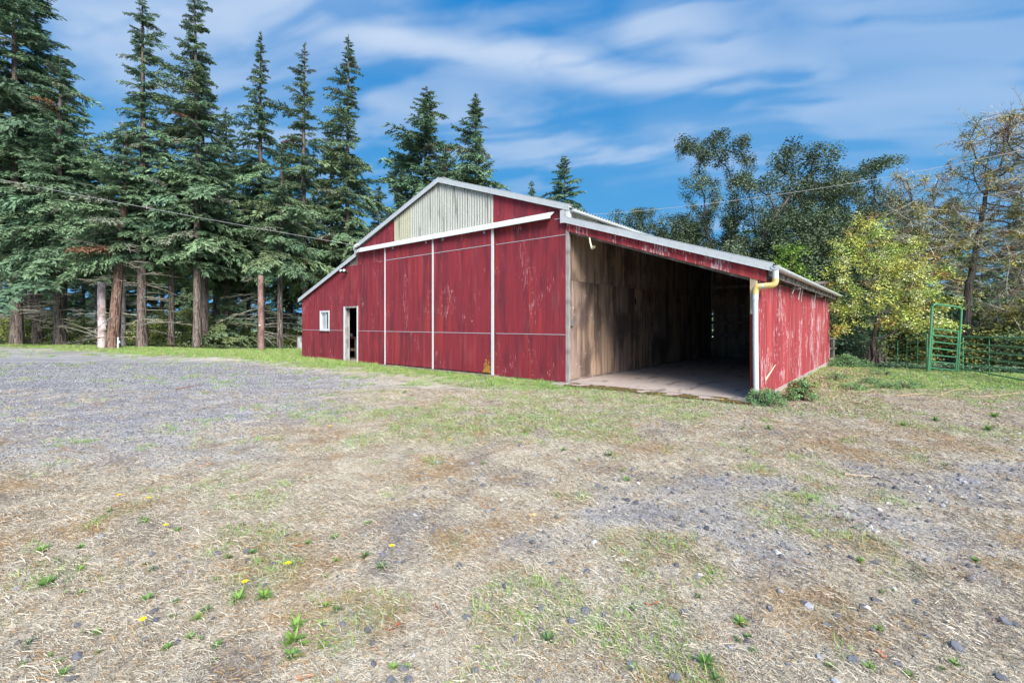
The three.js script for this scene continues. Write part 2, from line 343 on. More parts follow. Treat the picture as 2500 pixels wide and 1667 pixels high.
{
  const build = (xs, zs) => {
    const pos = [], cols = [], uv = [], idx = [], nx = xs.length, nz = zs.length;
    for (const z of zs) for (const x of xs) {
      const Z = zones(x, z);
      let c = mix3([0.43, 0.375, 0.295], [0.59, 0.535, 0.44], sst(-0.22, 0.22, Z.n3 * 0.8 + Z.n2 * 0.8));
      c = mix3(c, [0.2, 0.16, 0.13], sst(0.06, 0.24, -Z.n2 - Z.n * 0.4) * 0.75);
      c = mix3(c, [0.38, 0.24, 0.1], Z.moss * 0.55);
      c = mix3(c, [0.19, 0.29, 0.075], Z.green * 0.85);
      c = mix3(c, mix3([0.265, 0.262, 0.285], [0.36, 0.345, 0.345], sst(-0.2, 0.2, Z.n2 + Z.n * 0.5)), Z.gravel * 0.9);
      c = mix3(c, [0.25, 0.18, 0.14], Z.litter * 0.75);
      pos.push(x, groundY(x, z), z); cols.push(...c.map(v => v * 1.29)); uv.push(x, z);
    }
    for (let j = 0; j < nz - 1; j++) for (let i = 0; i < nx - 1; i++) { const a = j * nx + i; idx.push(a, a + nx, a + 1, a + 1, a + nx, a + nx + 1); }
    const g = new THREE.BufferGeometry(); g.setAttribute('position', new THREE.Float32BufferAttribute(pos, 3)); g.setAttribute('color', new THREE.Float32BufferAttribute(cols, 3)); g.setAttribute('uv', new THREE.Float32BufferAttribute(uv, 2)); g.setIndex(idx); g.computeVertexNormals(); return g;
  };
  // one sheet: fine cells in the yard, coarse ones out to the horizon
  const line = (a, b, step, far) => { const l = []; for (let v = a; v <= b + 1e-6; v += step) l.push(v); let s = step; const lo = [], hi = []; for (let v = a, t = b; v > -far;) { s *= 1.22; v -= s; t += s; lo.unshift(v); hi.push(t); } return [...lo, ...l, ...hi]; };
  structure('ground', build(line(-16, 16, 0.11, 900), line(-18, 1.5, 0.11, 900)), std({ map: groundTex, bumpMap: groundBump, bumpScale: 0.02, vertexColors: true, roughness: 0.97 }));
}

// ---------------------------------------------------------------- the barn
const barn = thing('barn', 'weathered red barn with open lean-to, sliding doors and pale metal trim', 'barn', [CX, 0, CZ], -A40);
const ridgeU = -4.57, mainTop = u => 4.2 + (4.57 - Math.abs(u - ridgeU)) * 0.352, leanL = u => 3.95 + (u + 9.14) * 0.345, leanR = u => 3.95 - u * 0.345;
const wallTop = u => u < -9.14 ? leanL(u) : u > 0 ? leanR(u) : mainTop(u);
const DEPTH = 11.2;
{
  const R = rng(17);
  // a grooved sheet of siding standing on the plane z = zf, facing +z
  function sheet(u0, u1, y0, top, zf, thick = 0.016) {
    const f = new Faces(), n = Math.max(1, Math.round((u1 - u0) / 0.203)), w = (u1 - u0) / n, ou = Math.floor(R() * 40) * 0.61, ov = R() * 4.88, gr = 0.006;
    const T = typeof top === 'function' ? top : () => top, q = (u, y, z) => [u, y, z];
    for (let i = 0; i < n; i++) {
      const a = u0 + i * w + (i ? gr : 0.002), b = u0 + (i + 1) * w - (i < n - 1 ? gr : 0.002), z1 = zf + thick, zg = zf + thick - 0.009;
      const put = (ua, ub, za, zb) => f.quad(q(ua, y0, za), q(ub, y0, zb), q(ub, T(ub), zb), q(ua, T(ua), za), [[ua + ou, y0 + ov], [ub + ou, y0 + ov], [ub + ou, T(ub) + ov], [ua + ou, T(ua) + ov]]);
      put(a + 0.003, b - 0.003, z1, z1);                                    // face
      put(a, a + 0.003, zg, z1); put(b - 0.003, b, z1, zg);                 // bevels into the groove
      if (i < n - 1) put(b, b + 2 * gr, zg, zg);
      f.quad(q(a, y0, zf), q(b, y0, zf), q(b, y0, z1), q(a, y0, z1)); f.quad(q(a, T(a), zf), q(b, T(b), zf), q(b, T(b), z1), q(a, T(a), z1));
    }
    f.quad(q(u0, y0, zf), q(u0, y0, zf + thick), q(u0, T(u0), zf + thick), q(u0, T(u0), zf)); f.quad(q(u1, y0, zf), q(u1, y0, zf + thick), q(u1, T(u1), zf + thick), q(u1, T(u1), zf));
    return f.geo();
  }
  const shapeOf = (pts, holes = []) => { const s = new THREE.Shape(pts.map(p => new THREE.Vector2(...p))); holes.forEach(h => s.holes.push(new THREE.Path(h.map(p => new THREE.Vector2(...p))))); return s; };
  const slab = (pts, holes, z0, z1) => { const g = new THREE.ExtrudeGeometry(shapeOf(pts, holes), { depth: z1 - z0, bevelEnabled: false }); g.translate(0, 0, z0); return metreUV(g); };
  const rect = (a, b, c, d) => [[a, c], [b, c], [b, d], [a, d]];
  const S1 = 1.17, S2 = 3.59, DL = -10.0, DR = -9.17, WL = -11.86, WR = -11.21, W0 = 1.2, W1 = 1.9, DT = 2.03;

  // front wall: inner boarding, sheets of siding on it
  const front = mesh('front_wall', slab([[-13.46, 0.0], [-0.02, 0.0], [-0.02, 4.18], [ridgeU, 5.76], [-9.14, 4.18], [-9.14, 3.9], [-13.46, 2.4]], [rect(DL, DR, 0.03, DT), rect(WL, WR, W0, W1)], -0.1, -0.004), MAT.rough, barn);
  const sheets = [
    // right of the sliding doors
    [-1.18, -0.03, 0.03, S1], [-2.35, -1.18, 0.03, S1], [-1.18, -0.03, S1, S2], [-2.35, -1.18, S1, S2], [-1.18, -0.03, S2, u => mainTop(u) - 0.06], [-2.4, -1.18, S2, u => mainTop(u) - 0.06],
    // left of them, up to the small door
    [-8.25, -7.33, 0.03, S1], [DR, -8.25, 0.03, S1], [-8.25, -7.33, S1, S2], [DR, -8.25, S1, S2], [-8.0, -6.87, S2, u => mainTop(u) - 0.06], [-9.14, -8.0, S2, u => mainTop(u) - 0.06],
    // left lean-to
    [DL, DR, DT, u => Math.min(leanL(u) - 0.02, S2)], [WR, DL, 0.03, S1], [WR, DL, S1, u => leanL(u) - 0.02], [WL, WR, 0.03, S1], [WL, WR, W1, u => leanL(u) - 0.02],
    [-12.68, WL, 0.03, S1], [-13.46, -12.68, 0.03, S1], [-12.68, WL, S1, u => leanL(u) - 0.02], [-13.46, -12.68, S1, u => leanL(u) - 0.02],
  ];
  for (const [a, b, y0, t] of sheets) mesh('siding_panel', sheet(a, b, y0, t, 0), MAT.red, front);
  mesh('siding_panel', sheet(-2.4 - 4.47, -2.4, 3.7, 4.12, 0), MAT.red, front);
  // ribbed pale sheets in the gable
  function ribbed(u0, u1, y0, topf, z0, pitch = 0.105, amp = 0.014) {
    const f = new Faces(), n = Math.round((u1 - u0) / pitch * 6), at = i => u0 + (u1 - u0) * i / n, zz = u => z0 + amp * (1 + Math.cos(2 * Math.PI * (u - u0) / pitch));
    for (let i = 0; i < n; i++) { const a = at(i), b = at(i + 1); f.quad([a, y0, zz(a)], [b, y0, zz(b)], [b, topf(b), zz(b)], [a, topf(a), zz(a)], [[a, y0], [b, y0], [b, topf(b)], [a, topf(a)]]); }
    return f.geo();
  }
  const gEdges = [-6.87, -5.99, -5.1, -4.2, -3.3, -2.4];
  for (let i = 0; i < 5; i++) mesh('corrugated_sheet', ribbed(gEdges[i] + 0.002, gEdges[i + 1] - 0.002, 4.06, u => mainTop(u) - 0.05, 0.012 + (i % 2) * 0.004), i === 0 ? std({ map: metalTex, color: col(1.02, 0.98, 0.78), roughness: 0.6 }) : MAT.metal, front);
  // pale flashing in the seams
  for (const [a, b, y] of [[-2.3, -0.03, S1], [-9.1, -7.36, S1], [-13.46, DL - 0.09, S1], [-2.3, -0.03, S2], [-0.36, -0.03, 4.0], [-10.1, -7.36, S2]]) mesh('flashing', box(a, b, y - 0.007, y + 0.008, 0.01, 0.024), y === S2 && a < -7 ? MAT.redFaded : MAT.flash, front);

  // two sliding leaves hung from the covered track
  for (const [a, b] of [[-4.83, -2.36], [-7.32, -4.85]]) {
    const d = mesh('sliding_door', box(a, b, 0.09, 4.05, 0.032, 0.062), MAT.rough, barn), m = (a + b) / 2;
    for (const [p, q] of [[a, m], [m, b]]) { mesh('siding_panel', sheet(p, q, 0.075, S1, 0.064), MAT.red, d); mesh('siding_panel', sheet(p, q, S1, S2, 0.064), MAT.red, d); mesh('siding_panel', sheet(p, q, S2, 4.06, 0.064), MAT.red, d); }
    for (const y of [S1, S2]) mesh('flashing', box(a + 0.02, b - 0.02, y - 0.008, y + 0.009, 0.076, 0.089), MAT.flash, d);
    for (const [p, y] of [[a + 0.4, 3.93], [b - 0.35, 3.93]]) mesh('bolt_plate', box(p, p + 0.07, y, y + 0.09, 0.081, 0.091), MAT.steel, d);
  }
  for (const [u, w, y0] of [[-7.33, 0.035, 0.05], [-4.84, 0.05, 0.04], [-2.355, 0.085, 0.02]]) mesh('batten', box(u - w / 2, u + w / 2, y0, 4.02, 0.081, 0.106), MAT.white, barn);
  // lichen on the foot of the door
  { const l = [], r = rng(9); for (let i = 0; i < 160; i++) { const k = r(), g = new THREE.IcosahedronGeometry(0.008 + 0.014 * r(), 0); g.scale(1, 1.3, 0.25); g.translate(-2.66 + 0.4 * (r() - 0.5) * (1 - k * 0.6) + 0.08, 0.1 + 0.32 * k * k * (0.3 + r()), 0.081); l.push(g); }
    const o = mesh('lichen', merge(l), MAT.lichen, barn); o.userData.kind = 'stuff'; o.userData.label = 'orange lichen on the foot of the sliding door'; }
  // cover of the door track
  { const g = slab([[0.02, 4.19], [0.05, 4.19], [0.2, 4.075], [0.215, 4.0], [0.2, 3.995], [0.185, 4.06], [0.045, 4.165], [0.02, 4.165]], [], -8.95, -0.36); g.rotateY(Math.PI / 2); g.scale(1, 1, -1);
    const p = g.attributes.position; for (let i = 0; i < p.count; i++) { } g.computeVertexNormals(); mesh('track_hood', metreUV(g), MAT.white, barn); }
  mesh('door_track', box(-8.9, -0.5, 4.07, 4.13, 0.03, 0.09), MAT.steel, barn);
  mesh('door_sill', box(-7.5, -2.2, -0.05, 0.035, 0.01, 0.22), MAT.rough, barn);
  mesh('corner_board', box(-0.03, 0.05, 0.02, 3.7, -0.06, 0.022), MAT.greyWood, barn);

  // roofs: ribbed sheets with the ribs running down the slope
  function roof(uA, yA, uB, yB, z0, z1) {
    const f = new Faces(), pitch = 0.14, n = Math.round((z1 - z0) / pitch * 5), L = Math.hypot(uB - uA, yB - yA), nu = -(yB - yA) / L, ny = (uB - uA) / L, s = ny < 0 ? -1 : 1;
    const o = z => 0.014 * (1 + Math.cos(2 * Math.PI * z / pitch)), at = (u, y, z) => [u + nu * s * o(z), y + ny * s * o(z), z];
    for (let i = 0; i < n; i++) { const a = z0 + (z1 - z0) * i / n, b = z0 + (z1 - z0) * (i + 1) / n; f.quad(at(uA, yA, a), at(uB, yB, a), at(uB, yB, b), at(uA, yA, b), [[a, 0], [a, L], [b, L], [b, 0]]); }
    return f.geo();
  }
  const zF = 0.1, zB = -DEPTH - 0.25;
  mesh('roof', roof(ridgeU, 5.82, 0.2, 4.17, zB, zF), MAT.metal, barn); mesh('roof', roof(ridgeU, 5.82, -9.34, 4.17, zB, zF), MAT.metal, barn);
  mesh('roof', roof(-0.02, 3.98, 4.42, 2.44, zB, zF), MAT.metal, barn); mesh('roof', roof(-9.12, 3.98, -13.72, 2.4, zB, zF), MAT.metal, barn);
  mesh('ridge_cap', merge([bar([ridgeU - 0.1, 5.83, zB], [ridgeU - 0.1, 5.83, zF], 0.22, 0.012), bar([ridgeU + 0.1, 5.83, zB], [ridgeU + 0.1, 5.83, zF], 0.22, 0.012)]), MAT.trim, barn);
  // rake trim on the front: an L of bent metal on each slope
  function rake(uA, yA, uB, yB, h = 0.145) {
    const n = 3, out = [];
    const g = slab([[uA, yA], [uB, yB], [uB, yB - h], [uA, yA - h]], [], 0.1, 0.115); out.push(g);
    out.push(slab([[uA, yA + 0.012], [uB, yB + 0.012], [uB, yB + 0.001], [uA, yA + 0.001]], [], -0.08, 0.118));
    out.push(slab([[uA, yA - h + 0.012], [uB, yB - h + 0.012], [uB, yB - h], [uA, yA - h]], [], 0.1, 0.125));
    return merge(out);
  }
  mesh('rake_trim', rake(ridgeU, 5.86, 0.12, 4.275), MAT.trim, barn); mesh('rake_trim', rake(-9.28, 4.265, ridgeU, 5.86), MAT.trim, barn);
  mesh('rake_trim', rake(0.0, 4.0, 4.42, 2.52), MAT.trim, barn); mesh('rake_trim', rake(-13.62, 2.48, -9.1, 4.03), MAT.trim, barn);
  mesh('step_trim', box(-0.13, 0.0, 3.86, 4.17, 0.1, 0.118), MAT.trim, barn); mesh('step_trim', box(0.02, 0.1, 3.98, 4.26, -0.03, 0.112), MAT.white, barn); mesh('step_trim', box(-9.2, -9.08, 3.98, 4.14, 0.1, 0.12), MAT.trim, barn);
  // ribbed band between the two roofs
  { const g = ribbed(0, DEPTH + 0.1, 3.9, () => 4.21, 0, 0.11, 0.012); g.rotateY(Math.PI / 2); mesh('clerestory_band', g, MAT.metal, barn); }
  { const g = ribbed(0, DEPTH + 0.1, 3.9, () => 4.21, 0, 0.11, 0.012); g.rotateY(Math.PI / 2); g.translate(-9.2, 0, 0); mesh('clerestory_band', g, MAT.metal, barn); }
  mesh('eave_flashing', box(0.12, 0.21, 4.12, 4.17, zB, 0.05), MAT.trim, barn);
  { const l = [[0.045, 4.19, -1.1], [0.05, 4.11, -1.6], [0.06, 4.05, -2.3], [0.06, 4.06, -3.0], [0.05, 4.12, -3.4]]; mesh('loose_cable', tube(l, 0.012, 30, 6), MAT.black, barn); }

  // red board over the lean-to opening
  const hd = mesh('header_board', slab([[0.0, 3.86], [4.3, 2.385], [4.3, 2.2], [0.0, 3.68]], [], -0.02, 0.01), MAT.rough, barn);
  for (let i = 0; i < 7; i++) { const a = i * 0.615, b = Math.min((i + 1) * 0.615, 4.36); const f = new Faces(), t = u => 3.88 - u * 0.343, q = u => 3.675 - u * 0.343, o = i * 0.7; f.quad([a, q(a), 0.03], [b - 0.008, q(b), 0.03], [b - 0.008, t(b), 0.03], [a, t(a), 0.03], [[a + o, q(a)], [b + o, q(b)], [b + o, t(b)], [a + o, t(a)]]); f.quad([a, q(a), 0.01], [b - 0.008, q(b), 0.01], [b - 0.008, q(b), 0.03], [a, q(a), 0.03]); f.quad([b - 0.008, q(b), 0.01], [b - 0.008, q(b), 0.03], [b - 0.008, t(b), 0.03], [b - 0.008, t(b), 0.01]); f.quad([a, q(a), 0.01], [a, q(a), 0.03], [a, t(a), 0.03], [a, t(a), 0.01]); mesh('siding_panel', f.geo(), MAT.redFaded, hd); }
  mesh('header_beam', bar([0.03, 3.68, -0.09], [4.1, 2.28, -0.09], 0.09, 0.12), MAT.rough, barn);

  // corner post of the lean-to, red below and bare above
  const post = mesh('corner_post', box(4.03, 4.16, 0.03, 1.62, -0.1, 0.02), MAT.redPost, barn);
  mesh('bare_upper_post', box(4.032, 4.158, 1.62, 2.45, -0.098, 0.018), MAT.paleWood, post);

  // right side wall
  const side = mesh('side_wall', box(4.1, 4.15, 0.12, 2.3, -DEPTH, -0.1), MAT.rough, barn);
  for (let i = 0; i < 9; i++) { const a = i * 1.237 + 0.06, b = Math.min(a + 1.231, DEPTH + 0.03); const g = sheet(a, b, 0.07 + 0.012 * R(), 2.28 - 0.01 * R(), 0); g.rotateY(Math.PI / 2); g.translate(4.152, 0, 0); mesh('siding_panel', g, MAT.redFaded, side); }
  mesh('corner_board', box(4.17, 4.192, 0.08, 2.28, -0.105, -0.03, 1.3), MAT.redFaded, side);
  { const g = new THREE.CylinderGeometry(0.012, 0.034, 0.95, 5); g.scale(0.35, 1, 1); g.rotateX(-1.33); g.translate(4.185, 0.47, -0.95); mesh('split_wood_strip', metreUV(g), MAT.cream, side); }
  mesh('footing', box(4.08, 4.2, -0.1, 0.07, -DEPTH, -0.05), MAT.concrete, barn);
  // rafters and their tails under the eave
  for (let i = 0; i < 11; i++) { const z = -0.35 - i * 1.08; mesh('rafter', bar([0.05, 3.84, z], [4.4, 2.34, z], 0.05, 0.13), MAT.rough, barn); }
  for (let i = 0; i < 5; i++) { const u = 0.6 + i * 0.85; mesh('purlin', box(u, u + 0.05, leanR(u) - 0.06, leanR(u) - 0.025, -DEPTH, 0.0), MAT.rough, barn); }
  mesh('eave_board', box(4.34, 4.37, 2.3, 2.42, zB + 0.05, 0.02), MAT.greyWood, barn);
  for (const [z, d, k] of [[-3.1, 0.2, 0.1], [-3.9, 0.3, 0.05], [-4.15, 0.34, -0.12], [-6.4, 0.45, -0.2], [-8.8, 0.3, -0.25]]) mesh('loose_wire', tube([[4.3, 2.33, z], [4.26, 2.33 - d * 0.5, z + k * 0.3], [4.24, 2.33 - d, z + k]], 0.008, 10, 5), MAT.white, barn);
  for (const z of [-3.3, -7.4]) mesh('bracket', box(4.2, 4.36, 2.24, 2.31, z - 0.06, z + 0.03), MAT.greyWood, barn);
  // gutter and downpipe
  { const pts = []; for (let i = 0; i <= 10; i++) { const a = Math.PI + Math.PI * i / 10; pts.push([0.065 * Math.cos(a), 0.065 * Math.sin(a)]); } for (let i = 10; i >= 0; i--) { const a = Math.PI + Math.PI * i / 10; pts.push([0.06 * Math.cos(a), 0.06 * Math.sin(a)]); }
    const g = slab(pts, [], zB, 0.12); g.translate(4.46, 2.46, 0); mesh('gutter', g, MAT.white, barn);
    mesh('gutter_end', slab([...Array(11)].map((_, i) => { const a = Math.PI + Math.PI * i / 10; return [4.46 + 0.07 * Math.cos(a), 2.465 + 0.07 * Math.sin(a)]; }), [], 0.105, 0.128), MAT.trim, barn);
    for (let i = 0; i < 13; i++) mesh('gutter_clip', box(4.39, 4.53, 2.462, 2.472, -0.4 - i * 0.9, -0.37 - i * 0.9), MAT.steel, barn);
    const pipe = mesh('downpipe', tube([[4.14, 1.87, 0.1], [4.145, 0.9, 0.1], [4.155, 0.0, 0.1]], 0.047, 12, 14), MAT.white, barn);
    mesh('pipe_sleeve', tube([[4.46, 2.42, 0.07], [4.46, 2.24, 0.07]], 0.05, 2, 14), MAT.white, pipe); mesh('pipe_sleeve', tube([[4.3, 2.12, 0.09], [4.22, 2.12, 0.095]], 0.05, 2, 14), MAT.white, pipe); mesh('pipe_sleeve', tube([[4.14, 2.0, 0.1], [4.14, 1.87, 0.1]], 0.052, 2, 14), MAT.white, pipe);
    mesh('pipe_elbow', tube([[4.46, 2.25, 0.07], [4.455, 2.18, 0.07], [4.41, 2.13, 0.08], [4.29, 2.12, 0.09]], 0.054, 14, 14), MAT.ochre, pipe);
    mesh('pipe_elbow', tube([[4.25, 2.12, 0.095], [4.18, 2.11, 0.1], [4.145, 2.06, 0.1], [4.14, 1.98, 0.1]], 0.054, 14, 14), MAT.ochre, pipe);
    mesh('gutter_outlet', new THREE.CylinderGeometry(0.075, 0.052, 0.09, 14).translate(4.46, 2.43, 0.07), MAT.trim, pipe); }

  // plywood wall between barn and lean-to, with two cut-outs
  const inner = new THREE.Group(); inner.name = 'inner_wall'; barn.add(inner);
  for (let i = 0; i < 9; i++) {
    const a = 0.03 + i * 1.22, b = Math.min(a + 1.216, DEPTH - 0.1);
    for (const [y0, y1] of [[0.09, 2.49], [2.496, 3.9]]) {
      const holes = []; if (y0 < 1 && i === 3) holes.push(rect(a + 0.02, a + 0.11, 2.0, 2.2)); if (y0 < 1 && i === 5) holes.push(rect(7.2, 7.28, 2.0, 2.2));
      const ou = R() * 4, ov = R() * 4, g = new THREE.ExtrudeGeometry(shapeOf(rect(a, b, y0, y1), holes), { depth: 0.014, bevelEnabled: false }); metreUV(g, ou, ov); g.rotateY(Math.PI / 2); g.translate(-0.01 + (i % 2) * 0.003, 0, 0); mesh('plywood_panel', g, MAT.ply, inner);
    }
  }
  mesh('backing_boards', box(-0.07, -0.03, 0.0, 3.92, -2.5, -0.1), MAT.rough, inner);
  mesh('backing_boards', box(-0.07, -0.03, 2.3, 3.92, -DEPTH, -2.5), MAT.rough, inner); mesh('backing_boards', box(-0.07, -0.03, 0, 1.9, -DEPTH, -2.5), MAT.rough, inner);
  for (const [y0, y1] of [[0.04, 0.85], [2.0, 3.8]]) mesh('gap_board', box(0.006, 0.09, y0, y1, -DEPTH + 0.052, -DEPTH + 0.07), MAT.rough, inner);
  mesh('base_plate', box(-0.03, 0.03, 0.02, 0.088, -DEPTH, -0.05), MAT.rough, inner);
  const sw = mesh('switch_box', box(0.005, 0.05, 1.38, 1.54, -0.2, -0.1), MAT.steel, barn); mesh('conduit', tube([[0.03, 1.54, -0.15], [0.03, 2.4, -0.15]], 0.01, 4, 6), MAT.greyWood, sw);

  // back and left walls
  const backR = mesh('back_wall', slab([[0.05, 0.02], [4.1, 0.02], [4.1, 2.42], [0.05, 3.82]], [], -DEPTH - 0.04, -DEPTH), MAT.ply, barn);
  for (const y of [0.9, 1.42, 1.7, 2.1, 2.9]) mesh('girt', box(-0.02, 4.1, y, y + 0.1, -DEPTH + 0.002, -DEPTH + 0.05), MAT.rough, backR);
  mesh('back_wall', slab([[-13.46, 0], [-0.02, 0], [-0.02, 4.16], [ridgeU, 5.74], [-9.14, 4.16], [-9.14, 3.88], [-13.46, 2.38]], [], -DEPTH - 0.06, -DEPTH), MAT.red, barn);
  mesh('left_wall', box(-13.46, -13.4, 0, 2.4, -DEPTH, -0.1), MAT.red, barn);
  mesh('partition', box(-9.16, -9.1, 0.02, 3.9, -DEPTH, -0.11), MAT.rough, barn);

  // floors
  mesh('floor_slab', box(0.0, 4.12, -0.12, 0.045, -DEPTH, 0.06), MAT.concrete, barn);
  mesh('floor_slab', box(-13.4, -0.08, -0.12, 0.02, -DEPTH, -0.1), MAT.concrete, barn);
  mesh('apron', box(-0.15, 4.25, -0.12, 0.03, 0.064, 0.5), MAT.concrete, barn);
  mesh('expansion_strip', box(0.0, 4.1, -0.05, 0.038, 0.06, 0.064), MAT.greyWood, barn);

  // small door: casing, deep jambs, threshold; it stands open
  const dr = mesh('doorway', merge([box(DL - 0.085, DL, 0.02, DT + 0.05, 0.018, 0.04), box(DR, DR + 0.06, 0.02, DT + 0.05, 0.018, 0.04)]), MAT.white, barn);
  mesh('lintel', box(DL, DR, DT - 0.01, DT + 0.05, -0.12, 0.035), MAT.greyWood, dr);
  mesh('jamb', box(DL - 0.002, DL + 0.025, 0.03, DT - 0.01, -0.14, 0.017), MAT.greyWood, dr); mesh('jamb', box(DR - 0.025, DR + 0.002, 0.03, DT - 0.01, -0.14, 0.017), MAT.greyWood, dr);
  mesh('door_stop', box(DL + 0.025, DL + 0.042, 0.03, DT - 0.01, -0.14, -0.115), MAT.trim, dr);
  mesh('threshold', box(DL - 0.05, DR + 0.05, -0.05, 0.028, -0.14, 0.12), MAT.concrete, dr);
  const leaf = mesh('door_leaf', box(DR - 0.07, DR - 0.03, 0.05, DT - 0.03, -0.96, -0.15), MAT.rough, dr); mesh('handle', new THREE.SphereGeometry(0.03, 10, 8).translate(DR - 0.1, 0.98, -0.88), MAT.steel, leaf);
  // window: two sliding sashes in a weathered frame
  const wn = mesh('window', merge([box(WL - 0.05, WL + 0.03, W0 - 0.05, W1 + 0.05, -0.04, 0.034), box(WR - 0.03, WR + 0.05, W0 - 0.05, W1 + 0.05, -0.04, 0.034), box(WL + 0.03, WR - 0.03, W0 - 0.05, W0 + 0.03, -0.04, 0.032), box(WL + 0.03, WR - 0.03, W1 - 0.02, W1 + 0.05, -0.04, 0.032)]), MAT.white, barn);
  const wm = (WL + WR) / 2 + 0.06;
  mesh('sash', merge([box(wm - 0.02, wm + 0.02, W0 + 0.03, W1 - 0.02, -0.03, 0.012), box(WL + 0.03, wm - 0.02, W1 - 0.05, W1 - 0.022, -0.03, 0.01)]), MAT.trim, wn);
  mesh('pane', box(wm + 0.02, WR - 0.03, W0 + 0.03, W1 - 0.02, -0.026, -0.022), MAT.glass, wn); mesh('pane', box(WL + 0.03, wm - 0.02, W0 + 0.03, W1 - 0.05, -0.014, -0.01), MAT.glass, wn);
  mesh('sky_reflection_sheet', box(WL + 0.03, wm - 0.02, W0 + 0.03, W1 - 0.02, -0.05, -0.045), MAT.screen, wn);  // added pale sheet; its colour stands for bright sky reflected in the left pane
  mesh('sill', box(WL - 0.07, WR + 0.07, W0 - 0.075, W0 - 0.052, 0.0, 0.06), MAT.greyWood, wn);
  // flood lamp on the lean-to
  const fl = mesh('flood_lamp', merge([new THREE.CylinderGeometry(0.055, 0.07, 0.03, 14).rotateX(Math.PI / 2).translate(-9.89, 3.38, 0.03), tube([[-9.89, 3.38, 0.03], [-9.87, 3.42, 0.1], [-9.82, 3.42, 0.13]], 0.015, 8, 6)]), MAT.black, barn);
  for (const s of [-1, 1]) { const g = new THREE.CylinderGeometry(0.065, 0.035, 0.12, 14); g.rotateX(0.9); g.rotateY(s * 0.5); g.translate(-9.87 + s * 0.08, 3.38, 0.15); mesh('lamp_head', g, MAT.black, fl); const l = new THREE.SphereGeometry(0.056, 12, 8); l.translate(-9.87 + s * 0.11, 3.415, 0.2); mesh('lens', l, MAT.lampGlass, fl); }
  // cream lamp hung under the header
  const hl = mesh('hanging_lamp', merge([tube([[0.62, 3.45, 0.0], [0.64, 3.36, 0.02], [0.68, 3.26, 0.05], [0.71, 3.19, 0.06]], 0.022, 12, 8), tube([[0.71, 3.19, 0.06], [0.74, 3.17, 0.07], [0.8, 3.2, 0.1]], 0.032, 8, 8)]), MAT.cream, barn);
  // bracket that takes the service wire
  mesh('wire_bracket', merge([bar([-9.25, 4.17, 0.1], [-8.95, 4.24, 0.16], 0.04, 0.04), new THREE.CylinderGeometry(0.035, 0.05, 0.09, 10).translate(-9.05, 4.27, 0.16), new THREE.CylinderGeometry(0.03, 0.04, 0.07, 10).translate(-8.93, 4.3, 0.16)]), MAT.white, barn);
  for (const [a, b] of [[-8.9, 0.3], [-8.75, 0.22]]) mesh('loose_wire', tube([[a, 4.24, 0.16], [a + 0.05, 4.1, 0.23], [a - 0.08, 4.02 - b * 0.4, 0.2], [a - 0.02, 4.02 - b, 0.12], [a + 0.1, 4.05, 0.17]], 0.006, 24, 5), MAT.black, barn);
  // moss and small tufts along the apron
  { const l = [], r = rng(33), g = new THREE.IcosahedronGeometry(1, 1), p = g.attributes.position; for (let i = 0; i < p.count; i++) { const k = 0.7 + 0.5 * hash(Math.round(p.getX(i) * 50), Math.round(p.getZ(i) * 50 + p.getY(i) * 31)); p.setXYZ(i, p.getX(i) * k, p.getY(i) * k, p.getZ(i) * k); } g.computeVertexNormals();
    for (let i = 0; i < 5200; i++) { const u = 0.25 + 3.9 * r(), band = fbm(u * 2.2, 1, 3, 301), z = 0.07 + 0.44 * r(); if (fbm(u * 3.4, z * 7, 4, 305) + 0.35 * (z / 0.5) < 0.66 + 0.5 * Math.abs(band - 0.5)) continue; const s = 0.012 + 0.022 * r(), t = r(); l.push([place(u, 0.032, z, 0, r() * 6, 0, s, s * 0.45, s), t < 0.75 ? col(0.07 + 0.06 * r(), 0.042 + 0.03 * r(), 0.016) : col(0.1, 0.11, 0.03)]); }
    const o = copies('moss', g, MAT.blade, l, barn); o.userData.label = 'brown moss along the edge of the concrete apron'; }
}

// things inside the small door
{
  const at = (u, y, z) => { const [x, w] = toWorld(u, z); return [x, y, w]; };
  const t = thing('workbench', 'dark wooden workbench inside the small open doorway', 'workbench', at(-11.6, 0.02, -1.2), -A40);
  mesh('bench_top', box(-0.9, 0.9, 0.8, 0.86, -0.35, 0.35), std({ map: greyWoodTex, color: col(1.1, 0.5, 0.4) }), t); mesh('shelf', box(-0.85, 0.85, 0.3, 0.38, -0.3, 0.3), MAT.paleWood, t);
  for (const [a, b] of [[-0.82, -0.28], [0.82, -0.28], [-0.82, 0.28], [0.82, 0.28]]) mesh('leg', box(a - 0.04, a + 0.04, 0, 0.8, b - 0.04, b + 0.04), MAT.rough, t);
  const jar = new THREE.LatheGeometry([[0, 0], [0.05, 0], [0.055, 0.03], [0.055, 0.1], [0.035, 0.13], [0.03, 0.15], [0, 0.15]].map(p => new THREE.Vector2(...p)), 16), white = std({ color: col(0.8, 0.8, 0.78), roughness: 0.3 });
  const j1 = mesh('jar', jar, white); j1.position.set(...at(-11.25, 0.882, -1.0)); tag(j1, 'small white jar standing on the workbench', 'jar');
  const j2 = mesh('light_bulb', new THREE.LatheGeometry([[0, 0], [0.045, 0.01], [0.06, 0.05], [0.05, 0.09], [0.025, 0.13], [0.022, 0.2], [0, 0.2]].map(p => new THREE.Vector2(...p)), 14), white); j2.position.set(...at(-11.5, 0.882, -1.05)); tag(j2, 'pale rounded bottle on the workbench behind the doorway', 'bottle'); j2.name = 'bottle';
}

